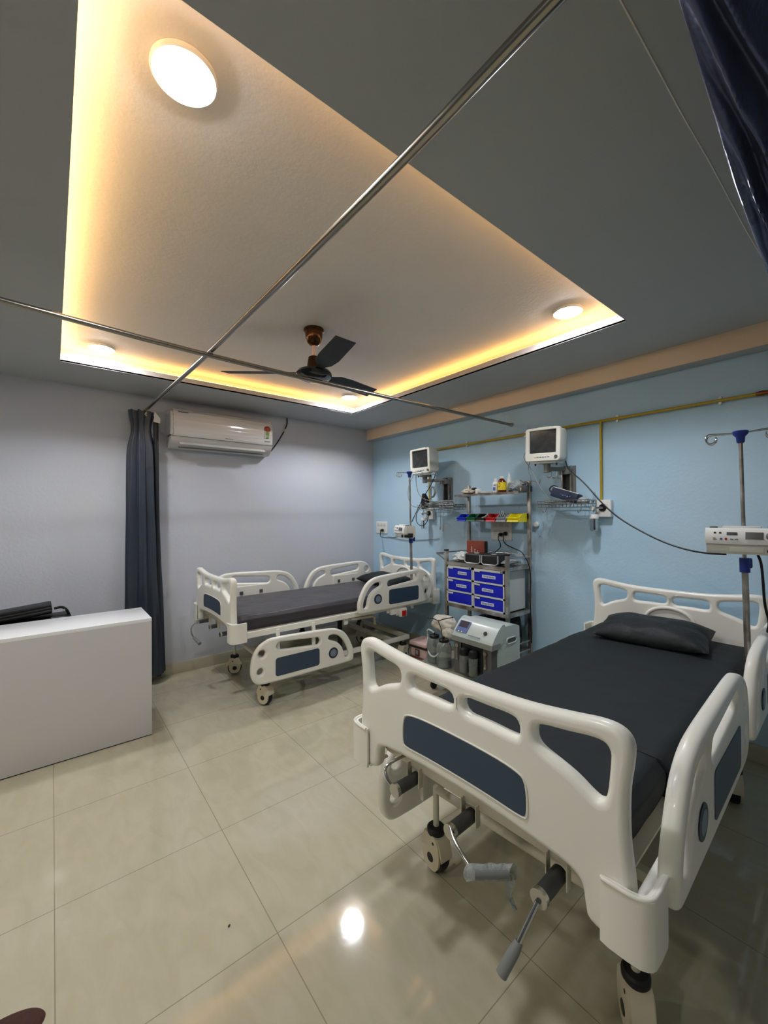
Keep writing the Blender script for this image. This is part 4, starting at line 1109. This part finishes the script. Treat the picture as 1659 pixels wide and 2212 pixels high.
bottle(3.12, 2.105, 'clear white pump bottle behind the brown bottle', [(0, 0), (.026, 0), (.028, .006), (.027, .10), (.014, .13), (.010, .14)], m_foil, [(.009, .139), (.009, .155), (.004, .16), (.003, .175), (0, .176)], m_white)
g = G(); g.grid(crump((3.11, 2.02, ZS + .042), (.13, .15, .11), 5), 40, 28, closeu=True)
tag(g.obj('plastic_wrapper', m_film, None, 60), 'heap of crumpled clear plastic on the top shelf beside the bottles', 'packaging')

# things on the cart top
ZC = 1.060
t = thing('file_box', 'rust red box file with white print standing on the cart', 'box file', (3.06, 2.42, ZC), rz=.12)
g = G(); g.box((0, 0, .095), (.045, .185, .19), bev=.006); g.obj('cover', m_redbook, t)
g = G(); g.box((.012, -.004, .095), (.05, .186, .186), bev=.004); g.obj('spine', m_black, t)
g = G()
for k, (y, n) in enumerate(((.035, 9), (.003, 7), (-.024, 6))):
    for q in range(n): g.box((-.0232, y, .045 + q * .011), (.0015, .006 if q % 2 else .008, .007))
g.obj('print', m_wht2, t)
t = thing('ventilator', 'black and silver two part breathing device on the cart top', 'breathing device', (2.965, 2.235, ZC), rz=.06)
for k, y in enumerate((.088, -.088)):
    g = G(); g.box((0, y, .048), (.17, .170, .082), bev=.016, seg=3); u = g.obj('unit', m_dark, t)
    g = G(); g.tube([(-.087, y - .078, .085), (-.090, y - .080, .02), (-.090, y - .060, .006), (-.090, y + .060, .006), (-.090, y + .080, .02), (-.087, y + .078, .085)], .006, 8); g.obj('silver_trim', m_silver, u)
    g = G(); g.box((-.02, y, .0905), (.03, .035, .004), bev=.0015); g.obj('light_button', m_white, u)
g = G(); g.grid(crump((2.97, 2.50, ZC + .035), (.17, .20, .10), 12), 40, 26, closeu=True)
tag(g.obj('plastic_bag', m_foil, None, 60), 'shiny white plastic bag at the far end of the cart top', 'bag')
g = G(); g.grid(crump((3.03, 2.035, ZC + .022), (.22, .12, .055), 15), 40, 26, closeu=True)
tag(g.obj('plastic_wrapper', m_film, None, 60), 'clear plastic sheet lying on the near end of the cart top', 'packaging')
t = thing('carry_case', 'black padded case lying on the lower cart shelf', 'case', (3.05, 2.17, .346), rot=(-.10, 0, .0))
g = G(); g.box((0, 0, .135), (.26, .34, .25), bev=.05, seg=4); g.obj('shell', m_leather, t)
g = G(); g.tube(rr := [(.0 + a_, b_, .20) for a_, b_ in rrect(.262, .342, .05, 5)], .004, 6, closed=True); g.obj('zip_piping', m_dark, t)
bottle(3.05, 1.985, 'clear plastic bottle on the lower cart shelf', [(0, 0), (.028, 0), (.03, .01), (.028, .10), (.012, .125)], m_clear, [(.012, .124), (.013, .14), (0, .141)], m_white, None, .346)

# ------------------------------------------------------------------ trolley, concentrator, jars, pink box
t = thing('equipment_trolley', 'low equipment trolley with black castors between the two beds', 'trolley', (2.62, 2.15, 0))
g = G(); g.box((0.01, 0, .250), (.40, .74, .018), bev=.004); g.obj('tray', mat('beige_tray', rgb(150, 146, 130), .35), t)
g = G(); g.box((-.07, .14, .085), (.05, .44, .03), bev=.004); g.box((.16, .0, .085), (.05, .70, .03), bev=.004); g.obj('base_bar', m_black, t)
for x, y in ((-.07, .335), (-.12, -.02), (.16, .33), (.16, -.33)):
    g = G(); g.cyl((x, y, .09), (x, y, .245), .010, 12); g.obj('post', m_steel, t)
    g = G(); g.lathe([(0, -.014), (.028, -.014), (.034, -.008), (.034, .008), (.028, .014), (0, .014)], (x, y, .034), RX(PI / 2) , 20); g.box((x, y, .062), (.03, .04, .014), bev=.003); g.obj('castor', m_rubber, t)

t = thing('oxygen_concentrator', 'white and grey oxygen concentrator with two bubble jars in its front', 'oxygen concentrator', (2.46, 1.995, .2595), rz=0)
W = .37
# side profile in (x,z)
g = G(); g.prism(chaikin([(.07, 0), (.07, .30), (.10, .395), (.24, .40), (.335, .385), (.345, .36), (.345, 0)], 1), -W / 2, W / 2, M=M_XZ)
g.obj('rear_shell', m_conc, t)
g = G(); g.prism([(0, .0), (0, .26), (.012, .29), (.075, .30), (.075, 0)], -W / 2 + .01, W / 2 - .01, M=M_XZ)
bmx = g.bm
g.obj('front_body', m_concg, t)
g = G(); g.prism(chaikin([(-.012, .255), (-.010, .30), (.10, .415), (.16, .42), (.16, .30), (.05, .255)], 1), -W / 2 - .004, W / 2 + .004, M=M_XZ); lid = g.obj('control_hood', m_conc, t)
g = G(); g.prism([(-.014, .252), (-.013, .290), (.09, .292), (.09, .252)], -W / 2 - .006, W / 2 + .006, M=M_XZ); g.obj('band', m_concm, t)
nrm = RY(-math.atan2(.115, .11))
def hood(u, v):   # u along y, v up the slope
    return (-.010 + .110 * v - .004, u, .300 + .115 * v + .003)
g = G(); g.box(hood(.115, .50), (.100, .105, .004), rot=nrm, bev=.0015); cp = g.obj('control_panel', m_panelblue, lid)
g = G(); g.box((hood(.115, .62)[0] - .002, .115, hood(.115, .62)[2] + .002), (.052, .082, .004), rot=nrm); g.obj('display', mat('dark_display', rgb(58, 50, 66), .3), cp)
for q in (.135, .105):
    g = G(); c = hood(q, .2); g.box((c[0] - .002, q, c[2] + .002), (.010, .010, .004), rot=nrm, bev=.001); g.obj('button', m_white, cp)
g = G(); c = hood(-.10, .42); g.lathe([(0, 0), (.015, 0), (.014, .006), (0, .006)], c, nrm, 20); g.obj('flow_knob', m_black, lid)
g = G(); c = hood(.0, .12)
for q in range(8): g.box((c[0], .03 - q * .014, c[2] + .001), (.008, .009, .003), rot=nrm)
g.obj('print', m_ring, lid)
for q in (0, 1):
    t2 = G(); y = .045 - q * .088
    t2.lathe([(.034, .175), (.036, .18), (.036, .20), (.028, .222), (.012, .23), (0, .231)], (-.040, y, 0)); jr = t2.obj('jar_lid', m_black, t)
    g = G(); g.lathe([(0, .045), (.030, .045), (.033, .052), (.034, .175)], (-.040, y, 0)); g.obj('jar', m_jar, jr)
    g = G(); g.lathe([(0, .048), (.028, .048), (.030, .12), (0, .12)], (-.040, y, 0)); g.cyl((-.040, y, .075), (-.040, y, .175), .004, 8); g.obj('water', mat('jar_water', rgb(190, 198, 196), .1, trans=.6, ior=1.2), jr)
g = G(); g.box((-.001, 0, .145), (.006, .20, .215), bev=.01); g.obj('jar_recess', m_black, t)
for y in (.135, -.13):
    g = G(); g.cyl((-.012, y, .12), (-.012, y, .215), .005, 8); g.lathe([(0, 0), (.015, 0), (.015, .01), (0, .01)], (-.008, y, .22), RY(-PI / 2), 14); g.lathe([(0, 0), (.009, 0), (.008, .01), (0, .01)], (-.008, y, .115), RY(-PI / 2), 14); g.obj('side_latch', m_steel, t)
g = G(); g.tube([(x + .235, -W / 2 - .001, z + .285) for x, z in rrect(.12, .042, .018, 4)], .006, 8, closed=True); hd = g.obj('carry_recess', m_conc, t)
g = G(); g.prism(rrect(.108, .032, .014, 4, .235, .285), -.001, .001, M=Matrix.Translation((0, -W / 2 - .0012, 0)) @ M_XZ); g.obj('carry_hole', m_concg, hd)

def jar(x, y, label):
    t = thing('suction_jar', label, 'suction jar', (x, y, .2595))
    g = G(); g.lathe([(0, .001), (.054, .001), (.060, .008), (.062, .15), (.052, .19), (.036, .205)]); g.obj('glass', m_jar, t)
    g = G(); g.lathe([(0, .202), (.040, .202), (.040, .222), (.034, .226), (0, .226)]); g.obj('lid', m_black, t)
    g = G(); g.lathe([(0, .009), (.054, .010), (.055, .06), (0, .06)]); g.obj('water', mat('pale_water', rgb(205, 215, 212), .1, trans=.7, ior=1.25), t)
    g = G(); g.cyl((0, 0, .225), (.0, .0, .245), .006, 8); g.obj('nozzle', m_black, t)
jar(2.50, 2.425, 'clear suction jar with a black lid standing behind the pink box')
jar(2.475, 2.295, 'clear suction jar with a black lid touching the concentrator')
g = G()
g.tube(smooth3([(2.50, 2.425, .50), (2.48, 2.49, .53), (2.50, 2.50, .45), (2.44, 2.44, .34), (2.41, 2.35, .33), (2.42, 2.29, .38), (2.44, 2.26, .46)], 3), .0065, 8)
tag(g.obj('tubing', m_foil), 'white suction tube looping across the two jars', 'tubing')
g = G(); g.grid(crump((2.60, 2.40, .562), (.16, .25, .15), 21, .45), 44, 30, closeu=True)
g.grid(crump((2.56, 2.32, .50), (.11, .12, .12), 25, .5), 30, 20, closeu=True)
tag(g.obj('net_bundle', m_mesh, None, 60), 'cream net bundle piled over the suction jars', 'bundle')
cable([(2.50, 2.50, .61), (2.50, 2.42, .62), (2.49, 2.37, .61), (2.48, 2.31, .64), (2.53, 2.24, .66)], .004, 'dark thin cable lying over the cream net bundle', m_blackcab)
cable([(2.49, 2.37, .61), (2.46, 2.31, .57), (2.44, 2.28, .52), (2.44, 2.27, .46)], .004, 'dark thin cable dropping down to the second jar', m_blackcab)

t = thing('cool_box', 'pale pink lidded box with a brown strap on the floor beside the far bed', 'box', (2.80, 2.85, 0), rz=.1)
g = G(); g.box((0, 0, .115), (.20, .20, .228), bev=.025, seg=3, taper=.9); g.obj('body', m_pink, t)
g = G(); g.box((0, 0, .232), (.212, .212, .018), bev=.006); g.obj('seal_band', m_dark, t)
g = G(); g.box((0, 0, .262), (.216, .216, .045), bev=.02, seg=3); g.box((-.03, 0, .286), (.03, .08, .003)); g.obj('lid', m_pink, t)
g = G(); g.box((-.106, 0, .185), (.012, .05, .062), bev=.004); la = g.obj('latch', m_brown, t)
g = G(); g.box((-.113, 0, .188), (.004, .03, .04), bev=.003); g.obj('latch_inset', m_concm, la)
g = G(); g.tube([(x, y, .135) for x, y in rrect(.205, .205, .03, 4)], .008, 8, closed=True); g.tube(smooth3([(-.09, .112, .22), (-.10, .125, .18), (-.10, .115, .145)], 2), .004, 6); g.obj('strap', m_brown, t)

# added stand-in for a finger-like dark blur, and a crumb on the tiles
def heap(u, v):
    th, ph = 2 * PI * u, PI / 2 * v
    k = 1 + .10 * noise.noise((math.cos(th) * 1.5, math.sin(th) * 1.5, v))
    return Vector((-.135 + .125 * k * math.cos(ph) * math.cos(th), 1.612 + .062 * k * math.cos(ph) * math.sin(th), .002 + .018 * math.sin(ph)))
g = G(); g.grid(heap, 40, 12, closeu=True)
tag(g.obj('corner_blur_stand_in', m_maroon, None, 60), 'added maroon heap standing in for a finger-like dark blur in the bottom corner', 'cloth')
g = G(); g.lathe([(0, 0), (.005, .001), (.006, .003), (0, .005)], (.50, 1.53, 0), RZ(.7), 12, sy=.6)
tag(g.obj('crumb', m_black), 'tiny black speck lying on the beige floor tiles', 'speck')

# ------------------------------------------------------------------ camera
yaw, pitch, roll, F = math.radians(38.9804), math.radians(.3276), math.radians(-.3367), 885.47
f = Vector((math.sin(yaw) * math.cos(pitch), math.cos(yaw) * math.cos(pitch), math.sin(pitch)))
r = Vector((math.cos(yaw), -math.sin(yaw), 0)); u = r.cross(f)
r2 = r * math.cos(roll) + u * math.sin(roll); u2 = -r * math.sin(roll) + u * math.cos(roll)
cam = bpy.data.cameras.new('camera'); co = bpy.data.objects.new('camera', cam); COL.objects.link(co)
co.matrix_world = Matrix(((r2.x, u2.x, -f.x, 0), (r2.y, u2.y, -f.y, 0), (r2.z, u2.z, -f.z, 1.5), (0, 0, 0, 1)))
cam.sensor_fit = 'HORIZONTAL'; cam.sensor_width = 36; cam.lens = F / 1659 * 36; cam.clip_start = .02
SC.camera = co

w = bpy.data.worlds.new('world'); SC.world = w; w.use_nodes = True
w.node_tree.nodes['Background'].inputs[0].default_value = (.5, .5, .5, 1); w.node_tree.nodes['Background'].inputs[1].default_value = 0.0
vs = SC.view_settings
vs.view_transform = 'Standard'; vs.look = 'None'; vs.gamma = 1; vs.exposure = 0.0; vs.use_curve_mapping = False
SC.cycles.use_denoising = True
SC.cycles.use_adaptive_sampling = True; SC.cycles.adaptive_threshold = .08; SC.cycles.adaptive_min_samples = 16
SC.cycles.max_bounces = 7; SC.cycles.diffuse_bounces = 4; SC.cycles.glossy_bounces = 3; SC.cycles.transmission_bounces = 6
SC.cycles.sample_clamp_indirect = 6.0
SC.cycles.caustics_reflective = False; SC.cycles.caustics_refractive = False
